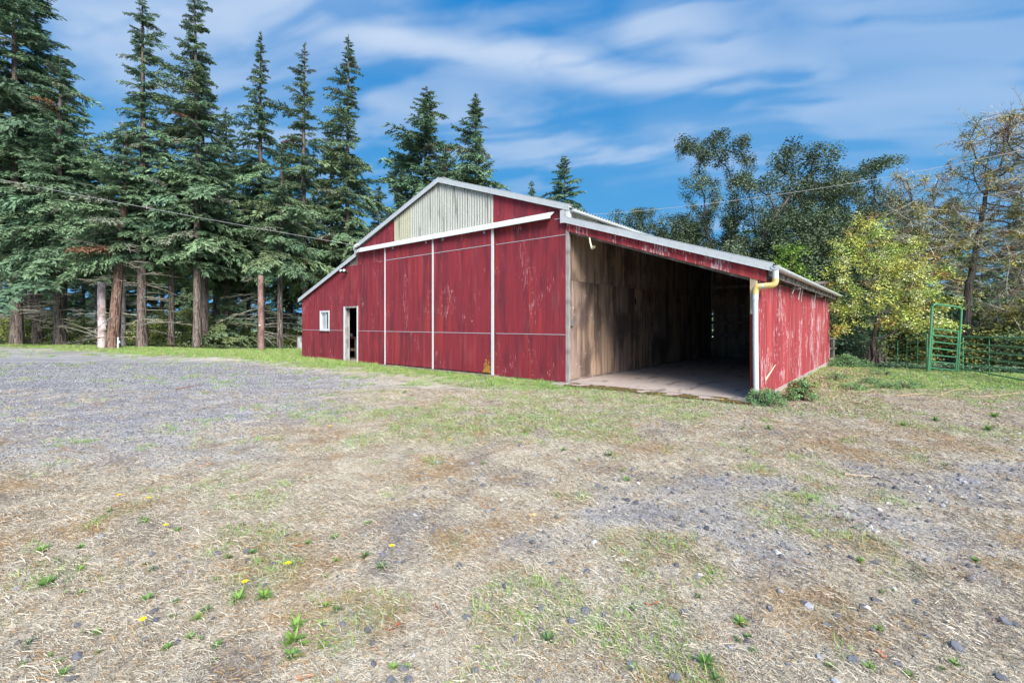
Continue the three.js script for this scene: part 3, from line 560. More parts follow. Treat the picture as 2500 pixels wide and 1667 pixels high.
// ---------------------------------------------------------------- conifers
// a bough: an axis with side twigs that carry flat sprays of needles; length 1 along +x
function bough(seed, droop, thin = 1) {
  const r = rng(seed), f = new Faces(), A = t => [t, 0.04 * Math.sin(t * 3) - droop * t * t + 0.05 * t * t * t * t, 0.03 * Math.sin(t * 5 + seed)];
  const blade = (p, d, L, w, roll) => {
    const D = new THREE.Vector3(...d).normalize(), S = new THREE.Vector3(-D.z, 0.001, D.x).normalize(); S.applyAxisAngle(D, roll);
    const m = [p[0] + D.x * L * 0.45, p[1] + D.y * L * 0.45, p[2] + D.z * L * 0.45];
    f.quad(p, [m[0] + S.x * w, m[1] + S.y * w, m[2] + S.z * w], [p[0] + D.x * L, p[1] + D.y * L, p[2] + D.z * L], [m[0] - S.x * w, m[1] - S.y * w, m[2] - S.z * w]);
  };
  const n = 21;
  for (let i = 0; i < n; i++) for (const s of [-1, 1]) {
    const t = 0.13 + 0.85 * (i + r() * 0.8) / n, p = A(Math.min(t, 1)); if (r() > thin) continue;
    const L = (0.08 + 0.19 * Math.pow(1 - t, 0.6)) * (0.55 + 0.8 * r()), d = [0.55 + 0.5 * r(), 0.12 - 1.0 * r(), s * (0.35 + 0.65 * r())], dl = Math.hypot(...d);
    const k = Math.max(2, Math.round(L / 0.027));
    for (let j = 0; j < k; j++) {
      const q = (j + 0.2) / k * L / dl, b = [p[0] + d[0] * q, p[1] + d[1] * q - 0.25 * q * q, p[2] + d[2] * q];
      for (const e of [-1, 1]) blade(b, [d[0] * 0.8 + (r() - 0.5) * 0.7 - e * d[2] * 0.45, d[1] + 0.35 - 0.9 * r(), d[2] * 0.8 + (r() - 0.5) * 0.7 + e * d[0] * 0.45], 0.05 + 0.05 * r(), 0.0085 + 0.0075 * r(), (r() - 0.5) * 2.6);
    }
  }
  for (let i = 0; i < 16; i++) { const t = 0.3 + 0.7 * i / 16; blade(A(t), [1, -0.1 + (r() - 0.3) * 0.5, (r() - 0.5) * 0.9], 0.1, 0.02, r() * 3); }
  const ax = []; for (let i = 0; i <= 6; i++) ax.push(new THREE.Vector3(...A(i / 6)));
  const stem = taper(ax, [0.011, 0.01, 0.008, 0.006, 0.005, 0.003, 0.002], 3).toNonIndexed();
  const g = f.geo(); return mergeGeometries([g, stem]);
}
const boughs = [bough(1, 0.12), bough(2, 0.2), bough(3, 0.28), bough(4, 0.16, 0.6)];
function bareBough(seed) {
  const r = rng(seed), l = [], P = []; for (let i = 0; i <= 6; i++) P.push(new THREE.Vector3(i / 6, -0.12 * (i / 6) ** 2 + 0.02 * (r() - 0.5), 0.06 * (r() - 0.5)));
  l.push(taper(P, [0.012, 0.01, 0.009, 0.007, 0.006, 0.004, 0.002], 4));
  for (let i = 0; i < 12; i++) { const t = 0.2 + 0.78 * r(), b = P[Math.floor(t * 6)].clone(), d = new THREE.Vector3(0.5 + r() * 0.5, -0.3 + 0.5 * r(), (r() - 0.5) * 1.6).multiplyScalar(0.14 + 0.2 * r() * (1 - t)); const q = b.clone().add(d); l.push(taper([b, b.clone().lerp(q, 0.5).add(new THREE.Vector3(0, 0.01, 0)), q], [0.005, 0.004, 0.0015], 3)); }
  return merge(l);
}
const bare = bareBough(8);
function fir(name, label, group, x, z, h, o = {}) {
  const { R = 3, base = 0.22, r0 = 0.2, seed = 1, lean = 0, density = 1, tint = 0, dead = 0, bark = MAT.bark, power = 0.85 } = o;
  const r = rng(seed * 977 + 13), gy = groundY(x, z), t = thing(name, label, 'tree', [x, gy, z], 0, group);
  const pts = [], rad = [], N = 12, lx = (r() - 0.5) * 0.5; for (let i = 0; i <= N; i++) { const k = i / N; pts.push(new THREE.Vector3(lean * k * h * (1 - k * 0.45) + Math.sin(k * 5 + seed) * 0.06, k * h - (i ? 0 : 0.4), lx * k * 0.6)); rad.push(r0 * (i === 0 ? 1.35 : 1) * Math.pow(1 - k * 0.97, 0.8) + 0.012); }
  mesh('trunk', taper(pts, rad, 10), bark, t); if (o.bare) { const l = []; for (let i = 0; i < 90; i++) { const k = 0.25 + 0.74 * r(), p = pts[Math.min(N - 1, Math.floor(k * N))].clone().lerp(pts[Math.min(N, Math.floor(k * N) + 1)], k * N % 1), s = R * (1.1 - k) * (0.5 + 0.8 * r()) + 0.3; l.push([place(p.x, p.y, p.z, 0, r() * 6.28, 0.15 + (r() - 0.5) * 0.6, s), col(1.3, 1.28, 1.2)]); } copies('bare_branches', bare, MAT.deadTwig, l, t); return t; }
  const at = k => { const f = clamp(k) * N, i = Math.min(N - 1, Math.floor(f)); return V1.copy(pts[i]).lerp(pts[i + 1], f - i); };
  const bias = (rng(seed * 31 + 7)() - 0.42) * 0.26, lists = boughs.map(() => []); const b0 = name === 'young_fir' ? base : Math.max(base, Math.min(0.5, 5.2 / h)); let y = b0 * h;
  while (y < h * 0.992) {
    const k = (y / h - b0) / (1 - b0), n = Math.round((k < 0.85 ? 4.7 : 4.2) * density + r() * 1.5), prof = Math.pow(1 - k, power) * (0.45 + 0.55 * sst(-0.12, 0.14, k)) + 0.035, ph = r() * 6.28;
    for (let i = 0; i < n; i++) {
      if (r() < 0.12) continue;
      const az = ph + i / n * 6.28 + (r() - 0.5) * 0.9, lump = 0.3 + 1.4 * vnoise(Math.cos(az) * 1.3 + seed, y * 0.42 + Math.sin(az) * 1.3, seed), L = R * prof * (0.5 + 0.6 * r()) * lump * (r() < 0.08 ? 1.4 : 1), p = at((y + (r() - 0.5) * 0.4) / h), pitch = bias * (1 - k) + mix(-0.2, 0.5, Math.pow(k, 1.6)) + (r() - 0.5) * 0.5;
      const v = Math.floor(r() * 4), s = 0.7 + 0.6 * r(), w = r(), wide = L < 0.9 ? 1.6 : 1.15;
      let c = mix3([0.075, 0.15, 0.088], [0.165, 0.255, 0.135], w); c = mix3(c, [0.19, 0.21, 0.075], tint * r() * 0.8); if (r() < 0.003) c = [0.24, 0.13, 0.07]; else if (r() < 0.05) c = [0.2, 0.23, 0.16];
      lists[v].push([place(p.x, p.y, p.z, 0, az, pitch, L, L * wide * 0.95, L * wide * (0.8 + 0.5 * r())), col(c[0] * s, c[1] * s, c[2] * s)]);
    }
    for (let i = 0; i < 3; i++) { const p = at((y + (r() - 0.5) * 0.4) / h), L = Math.min(R * prof, 0.45 + 0.5 * r()) * 0.9, s = 0.6 + 0.5 * r(); lists[i].push([place(p.x, p.y, p.z, 0, r() * 6.28, 0.1 + 0.5 * r(), L, L * 1.5, L * 1.5), col(0.1 * s, 0.18 * s, 0.115 * s)]); }
    y += (0.4 + 0.26 * r()) * (0.75 + h / 70) * (k > 0.85 ? 0.6 : 1);
  }
  lists.forEach((l, i) => l.length && copies('crown', boughs[i], MAT.needle, l, t));
  if (dead) { const l = []; for (let i = 0; i < dead; i++) { const yy = h * (0.06 + (base + 0.42) * r() * r()), p = at(yy / h), s = 1.2 + 2.0 * r(), g = 0.5 + 0.8 * r(); l.push([place(p.x, p.y, p.z, 0, r() * 6.28, (r() - 0.6) * 0.5, s), col(g, g, g * 0.95)]); } copies('dead_branches', bare, MAT.deadTwig, l, t); }
  return t;
}
const px = (p, d) => (p - 1176) / 1066 * d;
const topH = (y, d, x, z) => 1.45 + (742 - y) / 1066 * d - groundY(x, z);
{
  const row = 'tall firs beyond the gravel yard', L = 'tall dark green fir with a straight bare trunk beyond the gravel yard';
  const F = (p, d, top, o, label = L, group = row) => { const x = px(p, d); return fir('fir_tree', label, group, x, -d, topH(top, d, x, -d), o); };
  F(36, 32, -230, { R: 4.9, base: 0.26, r0: 0.3, seed: 1, dead: 60, density: 1.7 }, 'largest fir, its broad dense crown over dead lower branches');
  F(84, 34, -60, { R: 4.4, base: 0.22, r0: 0.27, seed: 2, dead: 60, density: 1.6 });
  F(138, 30.5, 128, { R: 3.9, base: 0.25, r0: 0.29, seed: 3, dead: 60, density: 1.6 });
  F(-75, 31, -180, { R: 4.2, base: 0.28, r0: 0.3, seed: 14, dead: 30, density: 1.2 });
  F(328, 27, -14, { R: 2.9, base: 0.24, r0: 0.24, seed: 4, dead: 50, density: 1.15 }, 'tall fir just beside the leaning red-trunked fir');
  F(455, 27.5, -30, { R: 3.2, base: 0.22, r0: 0.21, seed: 5, lean: -0.01, density: 1.25, tint: 0.3 }, 'tallest of two firs whose bare trunks stand close as a pair');
  F(470, 29, 120, { R: 3.2, base: 0.24, r0: 0.22, seed: 6, lean: -0.015, tint: 0.2 }, 'lower of two firs whose bare trunks stand close as a pair');
  F(598, 30, 70, { R: 2.7, base: 0.2, r0: 0.22, seed: 7, dead: 50, density: 1.1, power: 0.95 }, 'pointed fir right behind the reddish brown pole stub');
  F(700, 31, 100, { R: 2.7, base: 0.17, r0: 0.22, seed: 8, density: 1.1, tint: 0.5, power: 0.9 }, 'pointed fir between the brown pole and the barn');
  F(800, 32, 82, { R: 3.2, base: 0.16, r0: 0.22, seed: 9, density: 1.35, tint: 0.4, power: 0.85 }, 'tall bushy fir rising behind the left lean-to roof');
  F(645, 27.5, 330, { R: 3.0, base: 0.16, r0: 0.16, seed: 10, density: 1.3, tint: 0.6 });
  F(520, 34, 250, { R: 3.1, base: 0.14, r0: 0.2, seed: 11, density: 1.2, tint: 0.5 });
  F(760, 35, 280, { R: 3.4, base: 0.1, r0: 0.2, seed: 12, density: 1.4, tint: 0.6 });
  F(870, 36, 420, { R: 3.4, base: 0.06, r0: 0.2, seed: 13, density: 1.5, tint: 0.5 });
  F(225, 33, 330, { R: 3.6, base: 0.2, r0: 0.2, seed: 15, density: 1.4, dead: 26, tint: 0.2 });
  const lean = F(258, 26.3, 300, { R: 3.0, base: 0.3, r0: 0.29, seed: 16, lean: 0.11, density: 1.3, bark: MAT.redBark, dead: 16, tint: 0.2 }, 'fir with a thick reddish trunk leaning beside the grey pole', undefined);
  { const d = 28.5, x = px(284, d); fir('dead_snag', 'slim dead pale snag with bare twigs among the tall firs', undefined, x, -d, topH(265, d, x, -d), { R: 2.6, r0: 0.11, seed: 18, bare: true, bark: std({ map: greyWoodTex, color: col(1.2, 1.2, 1.15), roughness: 1 }) }); }
  F(395, 29, 360, { R: 3.2, base: 0.3, r0: 0.17, seed: 17, density: 1.4, tint: 0.5 });
  const L2 = 'dark fir whose top rises behind the barn roof', g2 = 'firs behind the barn roof';
  F(978, 40, 196, { R: 6.0, base: 0.1, r0: 0.28, seed: 21, density: 1.7 }, L2, g2);
  F(1092, 42, 218, { R: 7.0, base: 0.12, r0: 0.26, seed: 22, density: 1.3, power: 0.95 }, L2, g2);
  F(1020, 38, 330, { R: 3.4, base: 0.1, r0: 0.2, seed: 23, density: 1.3 }, L2, g2);
  F(925, 39, 395, { R: 3.4, base: 0.1, r0: 0.2, seed: 26, density: 1.3 }, L2, g2);
  F(1222, 60, 415, { R: 3.2, base: 0.1, r0: 0.22, seed: 24, density: 1.2 }, 'small far fir tip just above the barn ridge slope', undefined);
  F(1298, 50, 355, { R: 4.4, base: 0.1, r0: 0.24, seed: 25, density: 1.4 }, 'slender lone fir rising past the corner of the main roof', undefined);
  // thin trunks and young trees deeper in the wood
  const r = rng(404), L3 = 'slim fir deep in the wood behind the front row', g3 = 'slim firs deep in the wood';
  for (const [p, d, top] of [[54, 38, 200], [66, 40, 260], [147, 39, 240], [372, 37, 300], [492, 36, 320], [502, 40, 280], [536, 42, 330], [572, 37, 360], [668, 36, 340], [190, 44, 240], [0, 42, 160], [720, 44, 340], [330, 48, 420], [420, 50, 430], [250, 50, 400], [120, 50, 380], [560, 50, 430], [640, 52, 440]]) F(p, d, top, { R: d > 47 ? 3.4 : 2.6, base: d > 47 ? 0.12 : 0.3, r0: 0.16, seed: 60 + p, density: 0.9, tint: 0.4, dead: 20, bark: p === 66 || p === 492 ? MAT.bark : MAT.darkBark }, L3, g3);
  const L4 = 'young fir with green boughs near the ground among the trunks', g4 = 'young firs under the tall trees';
  for (const [p, d, hh, R] of [[20, 42, 6, 2.8], [175, 38, 5, 2.3], [290, 40, 4.6, 2.3], [350, 37, 4.2, 2.0], [520, 30.5, 4.4, 2.0], [610, 36, 4, 2.0], [655, 36, 5.5, 2.4], [100, 46, 7, 3]]) { const x = px(p, d); fir('young_fir', L4, g4, x, -d, hh, { R, base: 0.03, r0: 0.07, seed: 300 + p, density: 1.3, tint: 0.9, power: 0.8 }); }
  // dark firs behind the broadleaf trees on the right
  for (const [p, d, top, R] of [[2190, 42, 450, 5], [2080, 46, 480, 4.6], [1780, 50, 470, 5], [1680, 54, 500, 5], [2330, 44, 470, 5], [1940, 48, 470, 5], [2440, 46, 480, 5]]) F(p, d, top, { R, base: 0.04, r0: 0.25, seed: 500 + p, density: 1.5 }, 'dark fir standing behind the oaks and the gate', 'firs behind the oaks');
}

// ---------------------------------------------------------------- broadleaf trees: limbs grown towards points in the crown
function leafClump(seed, n, leafL, leafW, flat = 0.5) {
  const r = rng(seed), f = new Faces();
  for (let i = 0; i < n; i++) {
    const d = new THREE.Vector3(r() - 0.5, (r() - 0.5) * 0.9, r() - 0.5).normalize(), rad = Math.pow(r(), 0.6), p = d.clone().multiplyScalar(rad);
    const D = d.clone().add(new THREE.Vector3((r() - 0.5) * 1.6, -0.3 + (r() - 0.5) * 1.2, (r() - 0.5) * 1.6)).normalize(), S = new THREE.Vector3().crossVectors(D, new THREE.Vector3((r() - 0.5) * flat * 2, 1, (r() - 0.5) * flat * 2)).normalize(), U = new THREE.Vector3().crossVectors(S, D), L = leafL * (0.4 + 0.9 * r()), w = leafW * (0.7 + 0.6 * r()), b = 0.25 * w;
    const e = (a, s, u) => [p.x + D.x * a + S.x * s + U.x * u, p.y + D.y * a + S.y * s + U.y * u, p.z + D.z * a + S.z * s + U.z * u];
    f.tri(e(0, 0, 0), e(L * 0.5, w, b), e(L, 0, -b)); f.tri(e(0, 0, 0), e(L, 0, -b), e(L * 0.5, -w, b));
  }
  return f.geo();
}
const CL = { oak: [leafClump(1, 120, 0.26, 0.1, 0.8), leafClump(2, 120, 0.26, 0.1, 0.8)], maple: [leafClump(3, 64, 0.32, 0.11, 0.5), leafClump(4, 64, 0.3, 0.12, 0.5)], sparse: [leafClump(5, 9, 0.34, 0.13, 0.8)], shrub: [leafClump(6, 30, 0.42, 0.17, 0.6), leafClump(7, 30, 0.42, 0.17, 0.6)] };
function grow(seed, trunk, lobes, { n = 380, step = 0.35, reach = 2.4, kill = 0.6 } = {}) {
  const r = rng(seed), pts = []; const vol = lobes.map(l => l[3] * l[4] * l[5]), tot = vol.reduce((a, b) => a + b, 0);
  lobes.forEach((l, k) => { const m = Math.round(n * vol[k] / tot) + 6; for (let i = 0; i < m; i++) { const d = new THREE.Vector3(r() - 0.5, r() - 0.5, r() - 0.5).normalize().multiplyScalar(Math.pow(r(), 0.38)); pts.push(new THREE.Vector3(l[0] + d.x * l[3], l[1] + d.y * l[4], l[2] + d.z * l[5])); } });
  const nodes = []; trunk.forEach((q, i) => { const P = new THREE.Vector3(...q); if (i === 0) nodes.push({ p: P, par: -1 }); else { const a = nodes[nodes.length - 1].p.clone(), L = a.distanceTo(P), m = Math.max(1, Math.round(L / step)); for (let k = 1; k <= m; k++) nodes.push({ p: a.clone().lerp(P, k / m).add(new THREE.Vector3((r() - 0.5) * 0.05, 0, (r() - 0.5) * 0.05)), par: nodes.length - 1 }); } });
  let live = pts.map(p => ({ p, best: -1, d: 1e9, seen: 0 }));
  for (let it = 0; it < 90 && live.length; it++) {
    const pull = new Map();
    for (const a of live) { for (let i = a.seen; i < nodes.length; i++) { const d = nodes[i].p.distanceToSquared(a.p); if (d < a.d) { a.d = d; a.best = i; } } a.seen = nodes.length; if (it > 25 || a.d < (reach + 3) ** 2) { const v = pull.get(a.best) || new THREE.Vector3(); v.add(V2.copy(a.p).sub(nodes[a.best].p).normalize()); pull.set(a.best, v); } }
    const before = nodes.length;
    for (const [i, v] of pull) { v.normalize().add(new THREE.Vector3((r() - 0.5) * 0.5, (r() - 0.5) * 0.5, (r() - 0.5) * 0.5)).normalize(); if (nodes[i].kids > 3) continue; nodes[i].kids = (nodes[i].kids || 0) + 1; nodes.push({ p: nodes[i].p.clone().addScaledVector(v, step), par: i }); }
    if (nodes.length === before || nodes.length > 5200) break;
    live = live.filter(a => { for (let i = a.seen; i < nodes.length; i++) { const d = nodes[i].p.distanceToSquared(a.p); if (d < a.d) { a.d = d; a.best = i; } } a.seen = nodes.length; return a.d > kill * kill; });
  }
  return nodes;
}
function limbs(nodes, tip, trunkR, pw = 2.35) {
  const kids = nodes.map(() => []); nodes.forEach((n, i) => n.par >= 0 && kids[n.par].push(i));
  for (let i = nodes.length - 1; i >= 0; i--) { const n = nodes[i]; n.a = kids[i].length ? kids[i].reduce((s, k) => s + nodes[k].a, 0) : Math.pow(tip, pw); n.r = Math.pow(n.a, 1 / pw); }
  const sc = trunkR / nodes[0].r; nodes.forEach(n => n.r = n.r < 0.03 ? Math.max(tip, n.r * Math.min(sc, 1.2)) : n.r * mix(1, sc, sst(0.02, nodes[0].r * 0.9, n.r)));
  const geos = [], stack = [[0, -1]];
  while (stack.length) { let [i, from] = stack.pop(); const P = [], R = []; if (from >= 0) { P.push(nodes[from].p); R.push(Math.min(nodes[from].r, nodes[i].r * 1.25)); } for (;;) { P.push(nodes[i].p); R.push(nodes[i].r); const k = kids[i]; if (!k.length) break; k.sort((a, b) => nodes[b].r - nodes[a].r); for (let j = 1; j < k.length; j++) stack.push([k[j], i]); i = k[0]; } if (P.length > 1) geos.push(taper(P, R, R[0] > 0.12 ? 9 : R[0] > 0.04 ? 5 : 3)); }
  return { geo: merge(geos), kids };
}
function broadleaf(name, label, x, z, o) {
  const gy = groundY(x, z), t = thing(name, label, o.category || 'tree', [x, gy, z], 0, o.group), sx = o.sx || 1, sy = o.sy || 1, nodes = grow(o.seed, o.trunk.map(q => [q[0] * sx, q[1] * sy, q[2]]), o.lobes.map(q => [q[0] * sx, q[1] * sy, q[2], q[3] * sx, q[4] * sy, q[5]]), o), { geo, kids } = limbs(nodes, o.tip || 0.012, o.r0 || 0.25), r = rng(o.seed + 5);
  mesh('trunk', geo, o.bark || MAT.darkBark, t);
  const lists = o.clump.map(() => []);
  nodes.forEach((n, i) => {
    if (n.r > (o.leafR || 0.035) || n.p.y < (o.leafFrom || 0)) return; const end = !kids[i].length; if (r() > (end ? 1 : o.fill ?? 0.5)) return;
    const s = (o.size || 0.42) * (0.6 + 0.75 * r()), c = o.color(r, n.p), b = 0.7 + 0.6 * r();
    lists[Math.floor(r() * lists.length)].push([place(n.p.x + (r() - 0.5) * 0.2, n.p.y + (r() - 0.5) * 0.2, n.p.z + (r() - 0.5) * 0.2, (r() - 0.5) * 0.8, r() * 6.28, (r() - 0.5) * 0.8, s, s * 0.8, s), col(c[0] * b, c[1] * b, c[2] * b)]);
  });
  lists.forEach((l, i) => l.length && copies('crown', o.clump[i], MAT.leaf, l, t));
  if (o.lichen) { const l = []; nodes.forEach(n => { if (n.r < 0.03 && r() < o.lichen) { const s = 0.5 + 0.9 * r(), g = 0.6 + 0.9 * r(); l.push([place(n.p.x, n.p.y, n.p.z, r() * 6, r() * 6, r() * 6, s), col(g, g, g * 0.96)]); } }); copies('bare_twigs', bare, MAT.deadTwig, l, t); }
  return t;
}
{
  const oakC = r => mix3([0.055, 0.09, 0.05], [0.15, 0.2, 0.105], r()), spot = (p, d) => [px(p, d), -d];
  // oak with two tiers, then its neighbours; lobes are [x, y, z, rx, ry, rz] from the foot
  let [x, z] = spot(1690, 30);
  broadleaf('oak_tree', 'tallest dark oak, its crown in tufted tiers above the lean-to roof', x, z, { seed: 11, sx: 1.12, sy: 1.05, r0: 0.5, trunk: [[0, -0.3, 0], [0.1, 2.5, 0], [-0.2, 5, 0.2]], lobes: [[-1.2, 13.5, 0, 2.7, 0.9, 1.8], [0.6, 12.0, 0, 1.0, 1.3, 1.2], [-2.0, 11.0, 0.3, 1.7, 1.0, 1.6], [-3.6, 8.6, 0, 2.2, 1.0, 1.8], [-0.8, 9.2, 0, 2.2, 1.3, 2], [-2.6, 6.6, 0.4, 3.2, 1.2, 2], [1.1, 7.8, 0, 1.6, 1.7, 1.6], [-4.4, 6.0, 0, 1.6, 1.2, 1.5], [0, 4.8, 0.5, 2.8, 1.3, 2]], n: 760, step: 0.34, clump: CL.oak, color: oakC, size: 0.43, fill: 1.0 });
  [x, z] = spot(1745, 27);
  broadleaf('oak_tree', 'dark oak with a bowed limb arching to the right above the roof', x, z, { seed: 12, sx: 1.1, sy: 1.16, r0: 0.5, trunk: [[0, -0.3, 0], [-0.2, 2.4, 0], [-0.9, 4.4, 0], [0.4, 7, 0.1], [1.9, 9, 0]], lobes: [[2.2, 10.6, 0, 1.9, 1.1, 1.6], [-0.3, 9.2, 0, 1.6, 0.7, 1.4], [3.8, 9.0, 0, 1.8, 1.0, 1.6], [1.2, 6.6, 0.3, 2.2, 1.3, 1.8], [3.2, 6.4, 0, 2.4, 1.4, 1.8], [-1.0, 5.6, 0.5, 1.6, 1.1, 1.6], [1.6, 4.4, 0.4, 3.0, 1.2, 1.8]], n: 660, step: 0.34, clump: CL.oak, color: oakC, size: 0.43, fill: 1.0 });
  [x, z] = spot(1925, 29);
  broadleaf('oak_tree', 'dark oak with flat spreading upper boughs behind the yellow-green bush', x, z, { seed: 13, sx: 1.15, sy: 1.14, r0: 0.5, trunk: [[0, -0.3, 0], [0, 2.6, 0], [0.3, 5.2, 0], [0.8, 7.4, 0]], lobes: [[2.0, 11.3, 0, 2.0, 0.5, 1.4], [0.0, 10.2, 0, 2.4, 0.5, 1.6], [2.6, 9.0, 0, 2.4, 0.9, 1.8], [0.0, 8.0, 0, 2, 1.2, 1.8], [-1.6, 6.6, 0, 1.6, 1.4, 1.6], [2.0, 6.2, 0.4, 2.4, 1.4, 1.8], [0, 4.2, 0, 2.6, 1.4, 2], [3.6, 7.4, 0, 1.6, 1.1, 1.5]], n: 720, step: 0.34, clump: CL.oak, color: oakC, size: 0.43, fill: 1.0 });
  [x, z] = spot(1462, 36);
  broadleaf('oak_tree', 'low rounded oak at the far left of the oaks, beside open sky', x, z, { seed: 14, sx: 1.1, sy: 1.06, r0: 0.3, trunk: [[0, -0.3, 0], [0.2, 3, 0], [0.2, 5.5, 0]], lobes: [[0, 10.3, 0, 2.0, 1.1, 1.6], [-1.2, 8.6, 0, 1.8, 1.1, 1.6], [1.4, 8, 0, 1.9, 1.4, 1.8], [2.2, 6.2, 0, 1.9, 1.4, 1.8], [0, 6, 0, 2.4, 1.4, 2]], n: 480, step: 0.36, clump: CL.oak, color: oakC, size: 0.43, fill: 1.0 });
  [x, z] = spot(1600, 34);
  broadleaf('oak_tree', 'lower dark oak filling the gap below the tallest oak', x, z, { seed: 15, sx: 1.3, sy: 1.15, r0: 0.28, trunk: [[0, -0.3, 0], [0, 3, 0], [0, 4.5, 0]], lobes: [[-1, 7.6, 0, 2, 1.4, 1.8], [1.6, 7, 0, 2.2, 1.6, 2], [0, 5, 0, 3, 1.6, 2]], n: 460, step: 0.36, clump: CL.oak, color: oakC, size: 0.43, fill: 1.0 });
  [x, z] = spot(1850, 25);
  broadleaf('oak_tree', 'shaded dark oak thicket between the bright bush and the roof', x, z, { seed: 16, sx: 1.2, sy: 1.25, r0: 0.26, trunk: [[0, -0.4, 0], [0, 2, 0], [0.1, 4, 0]], lobes: [[0, 5.6, 0, 1.7, 1.7, 1.7], [-1.2, 3.8, 0, 1.8, 1.5, 1.6], [1.2, 3.6, 0, 1.8, 1.6, 1.6]], n: 300, step: 0.34, clump: CL.oak, color: r => mix3([0.06, 0.1, 0.055], [0.13, 0.18, 0.09], r()), size: 0.5, fill: 0.8 });
  [x, z] = spot(1590, 31);
  broadleaf('oak_tree', 'dark oak just left of the tallest oak, low over the roof edge', x, z, { seed: 17, r0: 0.3, trunk: [[0, -0.3, 0], [0, 3, 0], [0.2, 5, 0]], lobes: [[0, 9.0, 0, 1.8, 1.0, 1.6], [-1.2, 7.4, 0, 1.9, 1.1, 1.6], [1.3, 6.8, 0, 1.9, 1.3, 1.6], [0, 5.2, 0, 2.6, 1.2, 1.8]], n: 460, step: 0.34, clump: CL.oak, color: oakC, size: 0.43, fill: 1.0 });
  [x, z] = spot(1850, 33);
  broadleaf('oak_tree', 'dark oak closing the canopy behind the oak with the bowed limb', x, z, { seed: 18, r0: 0.36, trunk: [[0, -0.3, 0], [0, 3, 0], [-0.2, 6.5, 0]], lobes: [[0.4, 12.6, 0, 2.3, 0.9, 1.6], [-1.6, 11.2, 0, 2.0, 1.0, 1.6], [1.6, 10.4, 0, 2.2, 1.1, 1.6], [-0.6, 9.2, 0, 2.6, 1.2, 1.8], [2.2, 8.0, 0, 2.4, 1.3, 1.8], [0, 6.6, 0, 3.2, 1.3, 1.8]], n: 680, step: 0.36, clump: CL.oak, color: oakC, size: 0.45, fill: 1.0 });
  // bright bush above the lean-to roof
  [x, z] = spot(1812, 22);
  broadleaf('leafy_bush', 'bright green bush rising above the end of the lean-to roof', x, z, { category: 'bush', seed: 21, r0: 0.1, trunk: [[0, -0.4, 0], [0.05, 1.5, 0]], lobes: [[0, 5.2, 0, 0.95, 0.8, 0.9], [-0.3, 4.0, 0, 1.15, 0.9, 1.1], [0.5, 3.4, 0, 1.0, 1.0, 1.0], [0, 2.4, 0, 1.2, 0.9, 1.1]], n: 240, step: 0.22, kill: 0.36, clump: CL.maple, color: r => mix3([0.13, 0.25, 0.035], [0.26, 0.4, 0.06], r()), size: 0.3, fill: 0.7, leafR: 0.03 });
  // yellow-green maple in front of the thicket
  [x, z] = spot(2010, 17);
  broadleaf('young_maple', 'yellow-green maple bush with many stems beside the green gate', x, z, { category: 'bush', seed: 22, r0: 0.13, trunk: [[0, -0.3, 0], [0, 0.5, 0], [-0.05, 1.3, 0]], lobes: [[-0.1, 5.3, 0, 0.75, 0.65, 0.7], [-0.7, 4.4, 0, 1.0, 0.8, 1.0], [0.7, 4.2, 0.1, 1.1, 0.8, 1.0], [-1.1, 3.4, 0, 0.95, 0.7, 0.9], [1.35, 3.3, 0.2, 1.0, 0.8, 1.0], [0.3, 3.3, 0.5, 1.3, 0.9, 1.0], [1.7, 2.3, 0.2, 1.15, 0.7, 0.9], [-0.9, 2.4, 0.3, 1.1, 0.7, 0.9], [0.5, 2.0, 0.6, 1.5, 0.7, 0.9], [2.1, 1.6, 0.2, 0.8, 0.45, 0.7], [-1.5, 1.7, 0.4, 0.7, 0.6, 0.7]], n: 720, step: 0.2, kill: 0.3, tip: 0.007, clump: CL.maple, color: (r, p) => { const k = r(); return k < 0.07 ? [0.45, 0.26, 0.08] : k < 0.45 ? [0.52, 0.53, 0.12] : k < 0.8 ? [0.36, 0.46, 0.11] : [0.56, 0.58, 0.3]; }, size: 0.22, fill: 0.95, leafR: 0.02 });
  { const l = [], r = rng(77), gx = x, gz = z; for (let i = 0; i < 70; i++) { const a = r() * 6.28, d = 0.05 + 0.3 * Math.sqrt(r()), hgt = (0.3 + 0.75 * r()) * (1.25 - d * 1.6); l.push(taper([new THREE.Vector3(Math.cos(a) * d * 1.3, -0.1, Math.sin(a) * d * 1.3), new THREE.Vector3(Math.cos(a) * d, hgt * 0.5, Math.sin(a) * d), new THREE.Vector3(Math.cos(a) * d * 0.9 + 0.25 * (r() - 0.5), hgt, Math.sin(a) * d * 0.9)], [0.04, 0.028, 0.01], 5)); } const t = thing('old_stool', 'shaggy brown root stool under the yellow-green maple bush', 'stump', [gx, groundY(gx, gz), gz]); t.name = 'root_stool'; mesh('stems', merge(l), MAT.bark, t); }
  // the big half-bare tree by the gate
  [x, z] = spot(2222, 19.5);
  const mossC = (r, p) => { const k = r(); return k < 0.35 ? [0.42, 0.36, 0.08] : k < 0.6 ? [0.22, 0.24, 0.08] : k < 0.8 ? [0.27, 0.17, 0.1] : [0.3, 0.28, 0.22]; };
